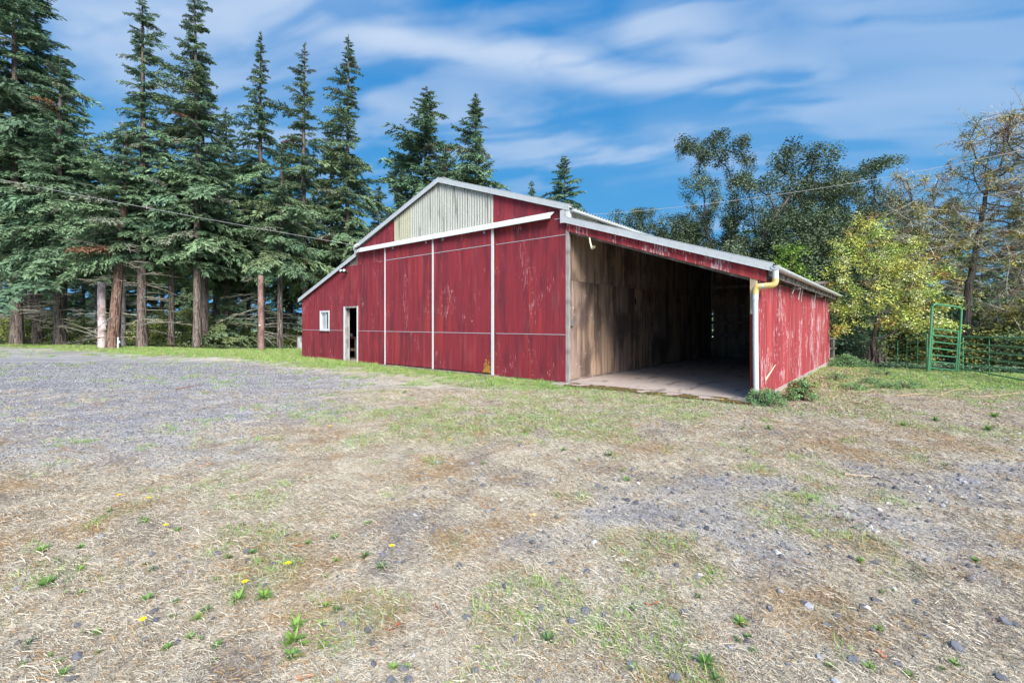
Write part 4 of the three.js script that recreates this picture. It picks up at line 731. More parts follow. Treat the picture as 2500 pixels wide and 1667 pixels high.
  broadleaf('half_bare_tree', 'large half-bare tree with mossy limbs and thinning yellow leaves behind the gate', x, z, { seed: 31, r0: 0.34, bark: MAT.bark, trunk: [[0, -0.4, 0], [-0.05, 1.8, 0], [0.05, 3.6, 0], [0.4, 6, 0.1], [0.9, 8, 0]], lobes: [[1.3, 10.3, 0, 1.6, 0.9, 1.4], [0.3, 8.4, 0.4, 1.6, 1.1, 1.4], [2.4, 8.4, 0.4, 1.8, 1.4, 1.6], [-1.3, 6.4, 0, 1.6, 1.1, 1.4], [2.2, 6, 0.4, 2.0, 1.4, 1.6], [-2.6, 4.6, 0, 1.2, 0.9, 1.2], [0.3, 5.2, 0.8, 1.5, 1.2, 1.2], [2.6, 3.8, 0.6, 2.0, 1.2, 1.4], [1.5, 2.4, 0.8, 1.8, 0.8, 1.2]], n: 1100, step: 0.27, kill: 0.36, tip: 0.01, clump: CL.maple, color: mossC, size: 0.2, fill: 0.85, leafR: 0.022, lichen: 1.0 });
  [x, z] = spot(2110, 25);
  broadleaf('half_bare_tree', 'thin-leaved tree with pale twigs behind the yellow-green maple bush', x, z, { seed: 32, sx: 1.25, sy: 1.12, r0: 0.24, bark: MAT.bark, trunk: [[0, -0.4, 0], [-0.2, 2.6, 0], [0.2, 5, 0]], lobes: [[-0.2, 8.9, 0, 1.6, 1.0, 1.4], [-0.9, 7.2, 0, 1.7, 1.1, 1.4], [1.4, 7, 0, 1.7, 1.3, 1.4], [0, 5.4, 0.4, 2.2, 1.2, 1.4], [1.6, 4.6, 0, 1.8, 1.2, 1.4]], n: 760, step: 0.3, kill: 0.4, clump: CL.maple, color: mossC, size: 0.24, fill: 0.6, leafR: 0.024, lichen: 0.7 });
  [x, z] = spot(2420, 18);
  broadleaf('half_bare_tree', 'brown-twigged tree past the end of the livestock panel', x, z, { seed: 33, r0: 0.3, bark: MAT.bark, trunk: [[0, -0.4, 0], [0, 2, 0], [-0.1, 4.5, 0], [-0.3, 7, 0]], lobes: [[-0.6, 9.6, 0, 1.7, 1.2, 1.4], [-1.2, 7.4, 0, 1.6, 1.3, 1.4], [0.6, 7, 0, 1.7, 1.3, 1.4], [-1.6, 5, 0.3, 1.6, 1.2, 1.4], [-0.6, 3.2, 0.3, 1.7, 1.1, 1.4]], n: 800, step: 0.28, kill: 0.38, clump: CL.maple, color: mossC, size: 0.21, fill: 0.85, leafR: 0.022, lichen: 1.0 });
}
// thicket shrubs
function shrub(name, label, x, z, w, h, seed, colors, o = {}) {
  const r = rng(seed), gy = groundY(x, z), t = thing(name, label, o.category || 'shrub', [x, gy, z], 0, o.group), lists = [[], []], stems = [];
  const n = Math.round((o.n || 46) * Math.max(1, w * h));
  for (let i = 0; i < n; i++) {
    const a = r() * 6.28, yy = Math.pow(r(), 0.8), rr = w * Math.sqrt(1 - Math.pow(Math.max(0, yy - 0.25) / 0.75, 2)) * Math.sqrt(r()) * (0.75 + 0.5 * vnoise(a * 2, yy * 4, seed)), s = (o.size || 0.22) * (0.6 + 0.8 * r()), c = colors(r), b = 0.7 + 0.6 * r();
    lists[i % 2].push([place(Math.cos(a) * rr, yy * h * (0.8 + 0.35 * r()) + 0.02, Math.sin(a) * rr, (r() - 0.5) * 0.8, r() * 6.28, (r() - 0.5) * 0.8, s, s * 0.8, s), col(c[0] * b, c[1] * b, c[2] * b)]);
  }
  for (let i = 0; i < 9; i++) { const a = r() * 6.28, k = 0.3 + 0.6 * r(); stems.push(taper([new THREE.Vector3(0.05 * Math.cos(a), -0.1, 0.05 * Math.sin(a)), new THREE.Vector3(Math.cos(a) * w * k * 0.45, h * 0.45, Math.sin(a) * w * k * 0.45), new THREE.Vector3(Math.cos(a) * w * k, h * 0.9, Math.sin(a) * w * k)], [0.012 + 0.01 * h, 0.008 + 0.006 * h, 0.003], 4)); }
  mesh('stems', merge(stems), MAT.darkBark, t); lists.forEach((l, i) => copies('foliage', (o.clump || CL.shrub)[i % (o.clump || CL.shrub).length], MAT.leaf, l, t)); return t;
}
{
  const dark = r => mix3([0.05, 0.09, 0.045], [0.14, 0.2, 0.075], r()), olive = r => mix3([0.1, 0.14, 0.045], [0.3, 0.3, 0.08], r()), teal = r => mix3([0.06, 0.125, 0.075], [0.16, 0.27, 0.16], r());
  const g = 'shrubs of the thicket behind the gate', L = 'dense leafy shrub of the thicket behind the gate and fence';
  const spots = [[1935, 19, 1.1, 2.4, dark], [1965, 21, 1.6, 3.4, dark], [1900, 22, 1.6, 3.2, dark], [2060, 21, 1.5, 2.6, olive], [2110, 21.5, 1.7, 3.0, olive], [2165, 19.5, 1.2, 2.0, olive], [2160, 23, 2.0, 3.6, teal], [2250, 22, 1.8, 3.0, olive], [2290, 18.5, 1.3, 2.1, olive], [2340, 20, 1.7, 3.0, olive], [2330, 16.5, 1.0, 1.3, dark], [2400, 18, 1.5, 2.4, olive], [2030, 24, 1.9, 3.6, teal], [1970, 17.8, 0.8, 1.3, teal], [2440, 15.5, 1.2, 1.8, olive], [2260, 26, 2.4, 4.6, dark], [2380, 25, 2.4, 4.4, olive], [1830, 27, 2.4, 4, dark], [1740, 30, 2.6, 4, dark], [1930, 28, 2.4, 4.5, dark]];
  spots.forEach(([p, d, w, h, c], i) => shrub('thicket_shrub', L, px(p, d), -d, w, h, 600 + i, c, { group: g, size: 0.27, n: 40 }));
  const L2 = 'light green undergrowth bush between the fir trunks', g2 = 'undergrowth bushes between the fir trunks';
  [[200, 36, 1.5, 1.8], [385, 34, 1.6, 2.4], [430, 36, 1.6, 2.6], [350, 35, 1.3, 1.8], [560, 34, 1.5, 1.6], [610, 35, 1.6, 1.6], [665, 33, 1.3, 1.5], [100, 40, 1.8, 2.0], [20, 38, 1.6, 1.8], [480, 38, 1.9, 2.6], [290, 37, 1.6, 2.2], [250, 34, 1.3, 1.6], [320, 33, 1.2, 1.5], [455, 33, 1.3, 1.5], [530, 38, 1.8, 2.4], [140, 36, 1.5, 1.8], [60, 35, 1.3, 1.5], [640, 38, 1.8, 2.4]].forEach(([p, d, w, h], i) => shrub('undergrowth_bush', L2, px(p, d), -d, w, h + 0.5, 640 + i, r => mix3([0.13, 0.19, 0.05], [0.36, 0.4, 0.1], r()), { group: g2, size: 0.3, n: 24, category: 'bush' }));
  // brambles by the downpipe and along the wall
  const tender = r => mix3([0.08, 0.18, 0.06], [0.24, 0.4, 0.16], r());
  let q = toWorld(4.35, 0.28); shrub('bramble', 'bramble growing round the foot of the white downpipe', q[0], q[1], 0.36, 0.24, 701, tender, { size: 0.06, n: 130, category: 'plant' });
  q = toWorld(4.75, -0.6); shrub('bramble', 'red-stemmed bramble sprig against the faded side wall', q[0], q[1], 0.22, 0.36, 702, r => r() < 0.15 ? [0.3, 0.06, 0.03] : tender(r), { size: 0.08, n: 90, category: 'plant' });
  q = toWorld(4.75, -10.6); shrub('bramble', 'low bramble at the far end of the side wall', q[0], q[1], 0.75, 0.4, 703, tender, { size: 0.1, n: 100, category: 'plant' });
  for (const [p, y, w, h, s] of [[2035, 893, 0.3, 0.14, 1], [2085, 890, 0.34, 0.15, 2], [2003, 882, 0.28, 0.14, 3], [1960, 895, 0.26, 0.12, 4], [1925, 872, 0.3, 0.16, 5], [2030, 862, 0.4, 0.14, 6]]) { const d = 1066 * 1.45 / (y - 742); shrub('ground_weed', 'small leafy weed in the leaf litter beside the barn', px(p, d), -d, w, h, 720 + s, tender, { size: 0.05, n: 46, category: 'weed', group: 'weeds in the leaf litter beside the barn' }); }
}

// ---------------------------------------------------------------- fences and gate
{
  const P = (l, r = 0.021, s = 24) => tube(l, r, s, 8);
  // panel of pipe rails between two points in the world; its frame has rounded upper corners
  function panel(name, label, a, b, h, rails, mids) {
    const ya = groundY(a[0], a[1]), yb = groundY(b[0], b[1]), L = Math.hypot(b[0] - a[0], b[1] - a[1]), t = thing(name, label, 'fence panel', [a[0], ya, a[1]], Math.atan2(-(b[1] - a[1]), b[0] - a[0])), s = (yb - ya) / L, y = (x, v) => v + s * x;
    mesh('frame', P([[0, 0.02, 0], [0, h * 0.5, 0], [0, h - 0.12, 0], [0.035, h - 0.035, 0], [0.12, y(0.12, h), 0], [L / 2, y(L / 2, h), 0], [L - 0.12, y(L - 0.12, h), 0], [L - 0.035, y(L, h - 0.035), 0], [L, y(L, h - 0.12), 0], [L, y(L, h / 2), 0], [L, y(L, 0.02), 0]], 0.024, 90), MAT.greenPaint, t);
    for (let i = 0; i < rails; i++) { const v = 0.12 + (h - 0.14) * i / rails; mesh('rail', tube([[0.02, y(0, v), 0], [L - 0.02, y(L, v), 0]], 0.019, 2, 8), MAT.greenPaint, t); }
    for (const m of mids) mesh('upright', box(m - 0.02, m + 0.02, y(m, 0.08), y(m, h), 0.018, 0.03), MAT.greenPaint, t);
    return t;
  }
  const d0 = 13.65, gp = [px(2132, d0), -d0], gr = [px(2200, 13.95), -13.95];
  panel('livestock_panel', 'green pipe fence panel running down the slope under the maple bush', [px(2130, 13.9), -13.9], [px(2062, 18.6), -18.6], 1.2, 5, [1.6, 3.6]);
  panel('livestock_panel', 'green pipe fence panel to the right of the arched gate', [px(2212, 14.15), -14.15], [px(2345, 10.6) + 0.25, -10.6], 1.1, 5, [1.9]);
  // arched walk-through gate, leaning
  const L = Math.hypot(gr[0] - gp[0], gr[1] - gp[1]), g = thing('walk_gate', 'tall arched green pipe gate leaning slightly between two fence panels', 'gate', [gp[0], groundY(...gp) - 0.02, gp[1]], Math.atan2(-(gr[1] - gp[1]), gr[0] - gp[0]));
  g.rotation.z = -0.09;
  mesh('arch_frame', P([[0, 0, 0], [0, 1, 0], [0, 1.9, 0], [0.03, 1.99, 0], [0.12, 2.05, 0], [L / 2, 2.06, 0], [L - 0.12, 2.05, 0], [L - 0.03, 1.99, 0], [L, 1.9, 0], [L, 1, 0], [L, 0.1, 0]], 0.03, 90), MAT.greenPaint, g);
  const leaf = mesh('gate_leaf', merge([tube([[0.075, 0.1, 0], [0.075, 1.36, 0]], 0.022, 2, 8), tube([[L - 0.075, 0.16, 0], [L - 0.075, 1.36, 0]], 0.022, 2, 8)]), MAT.greenPaint, g);
  for (let i = 0; i < 7; i++) mesh('rail', tube([[0.08, 0.16 + i * 0.195, 0], [L - 0.08, 0.16 + i * 0.195, 0]], 0.019, 2, 8), MAT.greenPaint, leaf);
  for (const y of [0.4, 1.15]) mesh('hinge', box(-0.02, 0.1, y, y + 0.05, -0.03, 0.03), MAT.greenPaint, leaf);
  // wooden hurdle behind the far corner of the barn
  const hw = std({ map: greyWoodTex, color: col(1.7, 1.65, 1.45), roughness: 0.95 }), hx = px(1911, 18.2), hz = -18.2, w = thing('wooden_rail', 'weathered wooden rail gate behind the far corner of the side wall', 'gate', [hx, groundY(hx, hz), hz], 0.5);
  mesh('post', box(0.02, 0.12, -0.1, 1.18, -0.05, 0.05), hw, w); mesh('post', box(-0.9, -0.8, -0.1, 1.18, -0.05, 0.05), hw, w);
  for (const y of [0.35, 0.75, 1.14]) mesh('rail', box(-0.95, 0.2, y - 0.03, y + 0.04, 0.052, 0.09), hw, w);
}

// ---------------------------------------------------------------- poles, stump, marker, wires
{
  function pole(label, p, d, h, r0, mat, slant) {
    const x = px(p, d), z = -d, t = thing('wooden_pole', label, 'pole', [x, groundY(x, z), z]), pts = [], rad = [];
    for (let i = 0; i <= 6; i++) { pts.push(new THREE.Vector3(0.02 * Math.sin(i), -0.3 + (h + 0.3) * i / 6, 0)); rad.push(r0 * (1.1 - 0.12 * i / 6)); }
    const g = taper(pts, rad, 16), pos = g.attributes.position; for (let i = 0; i < pos.count; i++) if (pos.getY(i) > h - 0.02) pos.setY(i, h - slant * (pos.getX(i) + r0)); g.computeVertexNormals(); mesh('shaft', g, mat, t);
    const c = new THREE.CircleGeometry(r0 * 0.97, 16); c.rotateX(-Math.PI / 2); const q = c.attributes.position; for (let i = 0; i < q.count; i++) q.setY(i, h - 0.004 - slant * (q.getX(i) + r0)); mesh('sawn_top', metreUV(c), MAT.greyWood, t);
    return t;
  }
  const grey = std({ map: greyWoodTex, color: col(2.0, 1.75, 1.8), roughness: 0.95 }), brown = std({ map: greyWoodTex, color: col(0.85, 0.55, 0.5), roughness: 0.95 });
  const a = pole('thick weathered grey pole stub standing before the leaning fir', 233.5, 26.6, 3.83, 0.19, grey, 0.12);
  mesh('ring', new THREE.TorusGeometry(0.09, 0.014, 6, 18).translate(-0.25, 1.05, 0.05), MAT.steel, a); mesh('hook', new THREE.TorusGeometry(0.05, 0.012, 6, 14).translate(0.23, 1.35, 0.05), MAT.steel, a);
  for (let i = 0; i < 6; i++) { const s = new THREE.TorusGeometry(0.203, 0.006, 4, 24); s.rotateX(Math.PI / 2 + 0.25); s.translate(0, 0.35 + i * 0.27, 0); mesh('scuff_ring', s, MAT.paleStick, a); }
  const b = pole('reddish brown pole stub before the firs near the barn', 599, 24, 3.9, 0.128, brown, 0); mesh('tag_plate', box(-0.05, 0.05, 1.3, 1.36, 0.13, 0.14), MAT.white, b);
  const sx = px(690, 25.5), sz = -25.5, st = thing('tree_stump', 'grey weathered stump beside the left end of the barn', 'stump', [sx, groundY(sx, sz), sz]);
  { const g = taper([0, 0.2, 0.45, 0.78].map(y => new THREE.Vector3(0, y - 0.05, 0)), [0.26, 0.2, 0.18, 0.17], 12), p = g.attributes.position; for (let i = 0; i < p.count; i++) if (p.getY(i) > 0.7) p.setY(i, 0.6 + 0.22 * hash(Math.round(p.getX(i) * 40), Math.round(p.getZ(i) * 40))); g.computeVertexNormals(); mesh('bole', g, MAT.greyWood, st); }
  const mx = px(270.5, 26), m = thing('marker_post', 'thin white marker post beside the leaning fir trunk', 'post', [mx, groundY(mx, -26), -26]); mesh('stake', box(-0.035, 0.035, -0.1, 0.66, -0.02, 0.02), MAT.white, m); mesh('side_plate', box(0.036, 0.12, 0.33, 0.46, -0.015, 0.015), std({ color: col(0.35, 0.5, 0.52) }), m);
  // service wires
  const sag = (A, B, s, n = 14) => { const l = []; for (let i = 0; i <= n; i++) { const k = i / n; l.push([mix(A[0], B[0], k), mix(A[1], B[1], k) - s * 4 * k * (1 - k), mix(A[2], B[2], k)]); } return l; };
  const [wx, wz] = toWorld(-9.0, 0.16);
  const w1 = mesh('service_wire', tube(sag([wx, 4.27, wz], [-26, 8.0, -14.6], 0.12), 0.007, 60, 6)); w1.material = MAT.wire; tag(w1, 'pale twisted wire slung from the left eave across the firs', 'wire');
  const mp = toWorld(-5.4, -9.6), mast = thing('service_mast', 'short pipe mast on the barn ridge that carries the second wire', 'mast', [mp[0], 5.5, mp[1]]); mesh('pipe', tube([[0, 0, 0], [0, 1.1, 0]], 0.03, 2, 8), MAT.steel, mast);
  const w2 = mesh('service_wire', tube(sag([mp[0], 6.58, mp[1]], [px(2352, 17) + 4, 1.45 + 392 / 1066 * 17 + 0.9, -16], 0.55), 0.008, 60, 6)); w2.material = MAT.wire; tag(w2, 'pale wire rising to the right in front of the oaks', 'wire');
}

// ---------------------------------------------------------------- ground cover: stalks, grass, stones, litter
const free = (x, z) => { const [u, w] = toBarn(x, z); return !(u > -13.5 && u < 4.25 && w < (u > -0.2 ? 0.5 : 0.04) && w > -11.3); };
{
  function stalks(seed, n, lay, L0, L1, w, spread) {
    const r = rng(seed), f = new Faces();
    for (let i = 0; i < n; i++) {
      const a = r() * 6.283, L = mix(L0, L1, r()), bx = (r() - 0.5) * spread, bz = (r() - 0.5) * spread, up = lay * r(), c = (r() - 0.5) * 0.45, seg = 3, P = [];
      for (let k = 0; k <= seg; k++) { const t = k / seg, an = a + c * t, e = L * t; P.push([bx + Math.cos(an) * e * Math.cos(up), 0.003 + Math.sin(up) * e - 0.35 * e * e * Math.sin(up) / L, bz + Math.sin(an) * e * Math.cos(up)]); }
      for (let k = 0; k < seg; k++) { const ww = w * (1 - k / seg * 0.75), w2 = w * (1 - (k + 1) / seg * 0.75), nx = -Math.sin(a), nz = Math.cos(a); f.quad([P[k][0] - nx * ww, P[k][1], P[k][2] - nz * ww], [P[k][0] + nx * ww, P[k][1] + 0.001, P[k][2] + nz * ww], [P[k + 1][0] + nx * w2, P[k + 1][1] + 0.001, P[k + 1][2] + nz * w2], [P[k + 1][0] - nx * w2, P[k + 1][1], P[k + 1][2] - nz * w2]); }
    }
    return f.geo();
  }
  const r = rng(2024), spray = (n, near, far, fn, pw = 1) => { const out = []; for (let i = 0; i < n; i++) { const d = near + (far - near) * Math.pow(r(), pw), x = (r() * 2 - 1) * (1.25 * d + 1.6), z = -d; if (!free(x, z)) continue; const v = fn(x, z, zones(x, z), d); if (v) out.push(v); } return out; };
  // dry stalks lying in the yard
  const dry = [0, 1, 2].map(i => stalks(40 + i, 16, 0.6, 0.008, i === 1 ? 0.055 : 0.036, 0.001, 0.13));
  const straw = r2 => { const k = r2(); return k < 0.5 ? [0.44, 0.385, 0.3] : k < 0.66 ? [0.52, 0.47, 0.385] : k < 0.88 ? [0.27, 0.22, 0.16] : [0.34, 0.2, 0.085]; };
  dry.forEach(g => copies('dry_grass', g, MAT.blade, spray(33000, 0.6, 10, (x, z, Z, d) => {
    if (r() < Z.gravel * 0.85 || r() > 0.62 + 1.6 * (Z.n2 + 0.1)) return null; const q = Z.moss * 0.6, c = mix3(straw(r), [0.3, 0.18, 0.075], r() < q ? 0.8 : 0), b = 0.7 + 0.6 * r(), s = 0.7 + 0.8 * r() * r() + d * 0.07; return [place(x, groundY(x, z), z, (r() - 0.5) * 0.1, r() * 6.28, (r() - 0.5) * 0.1, s, s * (0.8 + r()), s), col(c[0] * b, c[1] * b, c[2] * b)];
  })).userData.label = 'dead straw-coloured grass lying over the yard');
  // green blades
  const fresh = [0, 1].map(i => stalks(60 + i, 14, 1.35, 0.025, 0.07, 0.0022, 0.1));
  fresh.forEach(g => { copies('green_grass', g, MAT.blade, spray(68000, 0.8, 30, (x, z, Z, d) => {
    if (r() > Z.green * 0.9 || crest(x) - z > 1.5) return null; const k = r(), c = k < 0.7 ? mix3([0.14, 0.27, 0.05], [0.27, 0.41, 0.1], r()) : [0.38, 0.36, 0.17], s = 0.65 + 0.6 * r() + d * 0.05; return [place(x, groundY(x, z) - 0.002, z, 0, r() * 6.28, 0, s, s * (d > 16 ? 1.4 : 1), s), col(...c)];
  }, 0.8)).userData.label = 'short green grass growing in patches on the yard'; });
  // crushed stone
  const stoneGeo = [0, 1, 2].map(i => { const g = new THREE.IcosahedronGeometry(1, 0).toNonIndexed(), p = g.attributes.position; for (let k = 0; k < p.count; k++) { const q = 0.6 + 0.6 * hash(Math.round(p.getX(k) * 9), Math.round(p.getY(k) * 9 + p.getZ(k) * 77), i + 50); p.setXYZ(k, p.getX(k) * q * 1.2, p.getY(k) * q * 0.6, p.getZ(k) * q); } g.computeVertexNormals(); return g; });
  stoneGeo.forEach(g => copies('gravel', g, MAT.stone, spray(42000, 0.8, 17, (x, z, Z, d) => {
    const left = x < -1 && z < -3.2; if (r() > (left ? Z.gravel : Z.gravel * 0.62 + 0.13)) return null; const k = r(), c = k < 0.62 ? [0.12, 0.122, 0.14] : k < 0.93 ? [0.27, 0.27, 0.285] : [0.45, 0.43, 0.41], b = 0.65 + 0.6 * r(), s = (left ? 0.004 + 0.006 * r() : 0.004 + 0.006 * r() + 0.017 * Math.pow(r(), 6)) * (1 + d * 0.05); return [place(x, groundY(x, z) + s * 0.3, z, r() * 0.6, r() * 6.28, r() * 0.6, s), col(c[0] * b, c[1] * b, c[2] * b)];
  }, 0.75)).userData.label = 'crushed dark grey stone strewn over the yard');
  // fallen leaves along the side wall and a few in the yard
  const leafG = leafClump(90, 1, 1.6, 0.55, 0.2); leafG.center();
  const lit = []; for (let i = 0; i < 5200; i++) { const u = 4.25 + 3.2 * Math.pow(r(), 1.3), w = 1.0 - 12.5 * r(), [x, z] = toWorld(u, w); if (r() > zones(x, z).litter + 0.03) continue; const k = r(), c = k < 0.5 ? [0.2, 0.12, 0.075] : k < 0.8 ? [0.36, 0.24, 0.16] : [0.5, 0.4, 0.32], s = 0.025 + 0.03 * r(); lit.push([place(x, groundY(x, z) + 0.012, z, (r() - 0.5) * 1.1, r() * 6.28, (r() - 0.5) * 1.1, s), col(...c)]); }
  copies('leaf_litter', leafG, MAT.leaf, lit).userData.label = 'brown fallen leaves strewn beside the side wall';
  // ivy and low growth beyond the fence, and rough growth under the firs
  const ivy = []; for (let i = 0; i < 5200; i++) { const p = 1890 + 560 * r(), d = 14.6 + 12 * Math.pow(r(), 1.4), x = px(p, d), z = -d; if (!free(x, z) || (p < 2140 && d < 16.2) || (p > 2140 && x < 13.9)) continue; const c = mix3([0.05, 0.1, 0.05], [0.19, 0.3, 0.17], r()), s = 0.13 + 0.12 * r(); ivy.push([place(x, groundY(x, z) + 0.06 + 0.12 * r(), z, 0, r() * 6.28, 0, s, s * 0.6, s), col(...c)]); }
  copies('ground_ivy', CL.shrub[0], MAT.leaf, ivy).userData.label = 'low ivy covering the slope beyond the green fence';
  const fern = []; for (let i = 0; i < 2600; i++) { const p = -120 + 860 * r(), d0 = 27 + 18 * r(), x = px(p, d0), z = -d0; if (!free(x, z) || crest(x) - z < 2) continue; const c = mix3([0.05, 0.085, 0.035], [0.2, 0.22, 0.07], r() * r()), s = 0.25 + 0.35 * r(); fern.push([place(x, groundY(x, z) + 0.2 * r(), z, 0, r() * 6.28, 0, s, s * 0.8, s), col(...c)]); }
  copies('forest_undergrowth', CL.shrub[1], MAT.leaf, fern).userData.label = 'low undergrowth on the slope beneath the firs';
}

// ---------------------------------------------------------------- single small things on the yard
{
  const at = (p, y) => { const d = 1066 * 1.45 / (y - 742); return [px(p, d), -d]; };
  const r = rng(555);
  // rosettes of weed
  const rosettes = [0, 1, 2].map(i => { const q = rng(800 + i), f = new Faces(); for (let k = 0; k < 46; k++) { const a = q() * 6.28, L = 0.022 + 0.05 * q(), w = 0.002 + 0.0032 * q(), up = 0.2 + 1.0 * q(), c = Math.cos(a), s = Math.sin(a), e = (t, b) => [c * t * Math.cos(up) - s * b, 0.004 + t * Math.sin(up) - t * t * 3.2, s * t * Math.cos(up) + c * b]; f.quad(e(0, -0.002), e(0, 0.002), e(L * 0.6, w), e(L * 0.6, -w)); f.tri(e(L * 0.6, -w), e(L * 0.6, w), e(L, 0)); } return f.geo(); });
  const weedMat = [std({ color: col(0.12, 0.24, 0.05), roughness: 0.8 }), std({ color: col(0.17, 0.31, 0.05), roughness: 0.8 }), std({ color: col(0.09, 0.17, 0.05), roughness: 0.8 })];
  for (const [p, y, s, m] of [[95, 1266, 1.6, 1], [330, 1196, 1.1, 0], [186, 1257, 1.0, 0], [252, 1172, 1.0, 0], [406, 1222, 1.0, 0], [525, 1281, 1.1, 0], [577, 1271, 1.1, 0], [597, 1294, 0.9, 0], [706, 1250, 1.1, 0], [770, 1237, 1.1, 0], [836, 1282, 1.3, 2], [877, 1305, 1.3, 2], [545, 1380, 1.6, 1], [606, 1375, 1.5, 1], [105, 1345, 1.8, 0], [338, 1378, 1.2, 0], [680, 1440, 1.5, 1], [675, 1475, 1.9, 1], [670, 1510, 1.4, 0], [843, 1206, 0.9, 0], [1295, 1036, 1.5, 1], [1400, 1047, 1.9, 2], [1110, 1068, 1.0, 0], [1440, 1106, 1.4, 0], [1975, 1290, 1.2, 1], [1700, 1430, 1.2, 1], [2285, 958, 3.2, 1], [2075, 980, 2.2, 1], [2150, 968, 2.4, 0], [2270, 990, 2.6, 0], [1765, 985, 2.0, 0], [1130, 885, 2.2, 1], [1520, 893, 1.3, 1], [1640, 906, 1.5, 1], [1450, 880, 1.2, 0], [930, 905, 2.4, 1], [955, 940, 1.8, 0], [1325, 1040, 0.8, 0], [1260, 1470, 1.3, 2], [1620, 1520, 1.5, 0], ...[...Array(70)].map(() => { const q = r(); return q < 0.55 ? [40 + 900 * r(), 1180 + 380 * r(), 0.5 + 0.5 * r(), Math.floor(r() * 3)] : q < 0.8 ? [1450 + 800 * r(), 1280 + 280 * r(), 0.5 + 0.5 * r(), Math.floor(r() * 3)] : [1000 + 1300 * r(), 930 + 160 * r(), 0.8 + 0.7 * r(), Math.floor(r() * 3)]; })]) { const [x, z] = at(p, y), o = mesh('weed_rosette', rosettes[Math.floor(r() * 3)], weedMat[m]); o.position.set(x, groundY(x, z), z); o.rotation.y = r() * 6; o.scale.setScalar(s * 0.72); tag(o, 'small green rosette weed growing in the dry yard', 'weed', 'green rosette weeds scattered over the yard'); }
  // dandelion flowers
  for (const [p, y, h] of [[274, 1150, 0.05], [340, 1156, 0.05], [380, 1218, 0.04], [661, 1318, 0.06], [900, 1277, 0.06], [562, 1366, 0.07], [327, 1443, 0.05], [1750, 908, 0.07], [1660, 925, 0.06], [1515, 911, 0.06], [757, 986, 0.05], [1035, 1020, 0.05], [1690, 1300, 0.01]].slice(0, 12)) { const [x, z] = at(p, y), t = thing('dandelion', 'yellow dandelion flower on a short stem in the yard', 'flower', [x, groundY(x, z), z], r() * 6, 'yellow dandelions dotted over the yard'), k = y > 1000 ? 1.15 : 1.7; mesh('stem', tube([[0, -0.01, 0], [0.004, h * 0.5, 0], [0, h, 0.002]], 0.0022, 6, 5), MAT.stem, t); const f = new Faces(); for (let i = 0; i < 26; i++) { const a = i * 2.4, e = (0.006 + 0.008 * i / 26) * k, q = 0.004 * k; f.quad([Math.cos(a) * 0.002, h, Math.sin(a) * 0.002], [Math.cos(a - 0.3) * e, h + 0.007 - i * 0.0002, Math.sin(a - 0.3) * e], [Math.cos(a) * (e + q), h + 0.008 - i * 0.0003, Math.sin(a) * (e + q)], [Math.cos(a + 0.3) * e, h + 0.007 - i * 0.0002, Math.sin(a + 0.3) * e]); } mesh('petals', f.geo(), MAT.yellow, t); }
  // twigs and strips of bark
  const sticks = [[[404, 895], [463, 884], 0.014, 0, 'thin reddish stick lying on the far gravel'], [[255, 1165], [300, 1152], 0.009, 0, 'dark red twig on the gravel edge beside two dandelions'], [[320, 1135], [352, 1105], 0.008, 0, 'curved orange bark strip leading from the twig'], [[390, 1100], [405, 1085], 0.008, 1, 'short bent pale bark curl on the gravel'], [[455, 1070], [490, 1062], 0.01, 0, 'short broken reddish twig on the gravel'], [[535, 1137], [568, 1136], 0.01, 1, 'pale peeled stick on the dry grass'], [[145, 1030], [172, 1040], 0.008, 0, 'small orange-brown twig on the left gravel'], [[1103, 1163], [1148, 1175], 0.008, 0, 'dark brown stick in the middle of the dry grass'], [[556, 1254], [581, 1258], 0.006, 0, 'little brown twig among the rosette weeds'], [[785, 1310], [818, 1308], 0.008, 1, 'pale split stick beside the stones'], [[1000, 1385], [1025, 1410], 0.006, 0, 'reddish twig near the camera side of the yard'], [[1940, 1092], [2005, 1097], 0.016, 1, 'white peeled branch piece on the pale dirt'], [[2005, 1097], [2050, 1108], 0.006, 2, 'thin dark twig trailing from the white branch piece'], [[2220, 965], [2290, 985], 0.008, 2, 'thin dark stick on the grass before the fence'], [[1780, 968], [1800, 971], 0.03, 1, 'flat white chip of wood on the grass'], [[1270, 1405], [1330, 1418], 0.005, 2, 'fine dark stalk on the dry grass'], [[2000, 1392], [2062, 1396], 0.006, 1, 'long bleached stalk over the gravel patch'], [[450, 1180], [508, 1172], 0.006, 1, 'bleached straw stalk beside the gravel']];
  for (const [a, b, rad, m, label] of sticks) { const [x0, z0] = at(...a), [x1, z1] = at(...b), L = Math.hypot(x1 - x0, z1 - z0), pts = [], rr = []; for (let i = 0; i <= 5; i++) { const k = i / 5; pts.push(new THREE.Vector3((k - 0.5) * L, rad * 0.7, Math.sin(k * 3.1) * L * 0.05 * (m === 1 ? 1 : 0.6) + (r() - 0.5) * 0.006)); rr.push(rad * (1 - 0.45 * k) * (0.9 + 0.2 * r())); } const o = mesh('stick', taper(pts, rr, 6), [MAT.stick, MAT.paleStick, MAT.darkBark][m]); const cx = (x0 + x1) / 2, cz = (z0 + z1) / 2; o.position.set(cx, groundY(cx, cz), cz); o.rotation.y = Math.atan2(-(z1 - z0), x1 - x0); tag(o, label, 'stick'); }
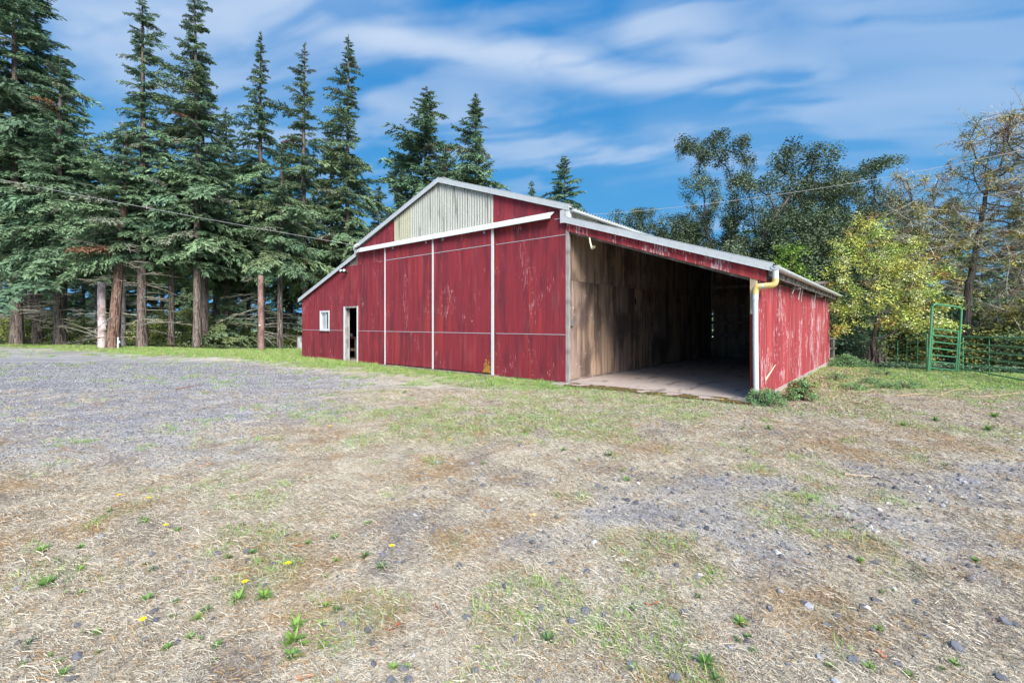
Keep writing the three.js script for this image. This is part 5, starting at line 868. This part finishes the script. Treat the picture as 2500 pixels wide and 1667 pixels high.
  // tan canes lying on the grass to the right
  for (const [l, label] of [[[[2140, 918], [2170, 908], [2230, 913], [2290, 911], [2352, 902]], 'long tan cane lying across the grass towards the fence'], [[[2160, 910], [2195, 897], [2225, 893]], 'short tan cane crossing the longer one'], [[[2060, 912], [2110, 908], [2150, 907]], 'tan cane half hidden at the edge of the litter']]) { const pts = l.map(([p, y]) => { const [x, z] = at(p, y); return [x, groundY(x, z) + 0.03, z]; }), o = mesh('fallen_cane', tube(pts, 0.009, 30, 6), MAT.rope); tag(o, label, 'cane'); }
  // single fallen leaves
  const lf = leafClump(95, 3, 1.3, 0.55, 0.15); lf.scale(0.03, 0.018, 0.03); lf.center();
  for (const [p, y, c] of [[685, 1257, [0.55, 0.2, 0.08]], [905, 1443, [0.4, 0.09, 0.05]], [1222, 1192, [0.7, 0.42, 0.15]], [1140, 1110, [0.6, 0.3, 0.12]], [700, 1560, [0.6, 0.25, 0.12]], [2025, 1508, [0.6, 0.22, 0.1]], [1500, 1390, [0.5, 0.15, 0.07]], [430, 966, [0.5, 0.2, 0.1]], [1795, 1030, [0.3, 0.16, 0.1]]]) { const [x, z] = at(p, y), o = mesh('fallen_leaf', lf, std({ color: col(...c) })); o.position.set(x, groundY(x, z) + 0.02, z); o.rotation.y = r() * 6; tag(o, 'single orange-brown fallen leaf on the dry grass', 'leaf', 'single fallen leaves on the yard'); }
  // larger stones
  const sg = new THREE.IcosahedronGeometry(1, 1).toNonIndexed(), p = sg.attributes.position; for (let k = 0; k < p.count; k++) { const q = 0.75 + 0.4 * hash(Math.round(p.getX(k) * 7), Math.round(p.getY(k) * 7 + p.getZ(k) * 55), 3); p.setXYZ(k, p.getX(k) * q * 1.25, p.getY(k) * q * 0.7, p.getZ(k) * q); } sg.computeVertexNormals();
  for (const [a, b, s] of [[2200, 1492, 0.034], [1072, 1418, 0.022], [1345, 1400, 0.028], [1315, 1425, 0.026], [900, 1592 - 30, 0.026], [938, 1560, 0.022], [926, 1535, 0.02], [1090, 1540, 0.02], [1390, 1410, 0.024], [1570, 1405, 0.024], [1850, 1385, 0.024], [2110, 1385, 0.026], [1690, 1335, 0.02], [1960, 1520, 0.026], [2310, 1430, 0.03], [1450, 1530, 0.026], [1550, 1555, 0.028], [1250, 1360, 0.02], [1180, 1470, 0.02], [760, 1350, 0.018], [300, 1295, 0.02], [1800, 1255, 0.026], [1900, 1440, 0.024], [2230, 1330, 0.026]]) { const [x, z] = at(a, b), o = mesh('stone', sg, MAT.rock); o.position.set(x, groundY(x, z) + s * 0.25, z); o.rotation.set(r() * 0.4, r() * 6, r() * 0.4); o.scale.setScalar(s * 0.8); tag(o, 'loose dark blue-grey stone, larger than the gravel round it', 'stone', 'larger loose stones on the yard'); }
}

// ---------------------------------------------------------------- far wooded hills
{
  const pos = [], idx = [], n = 160; for (let i = 0; i <= n; i++) { const a = Math.PI * (0.02 + 1.0 * i / n) + Math.PI, d = 620, h = 4 + 14 * fbm(i * 0.11, 3, 4, 900) + 5 * fbm(i * 0.9, 5, 3, 905); for (const [k, y] of [[1, -12], [1.06, h * 0.5], [1.2, h], [1.5, -12]]) pos.push(Math.cos(a) * d * k, y, Math.sin(a) * d * k); }
  for (let i = 0; i < n; i++) for (let k = 0; k < 3; k++) { const a = i * 4 + k, b = a + 4; idx.push(a, b, a + 1, a + 1, b, b + 1); }
  const g = new THREE.BufferGeometry(); g.setAttribute('position', new THREE.Float32BufferAttribute(pos, 3)); g.setIndex(idx); g.computeVertexNormals(); structure('hills', g, std({ color: col(0.05, 0.085, 0.06), roughness: 1 }));
}
renderer.render(scene, camera);
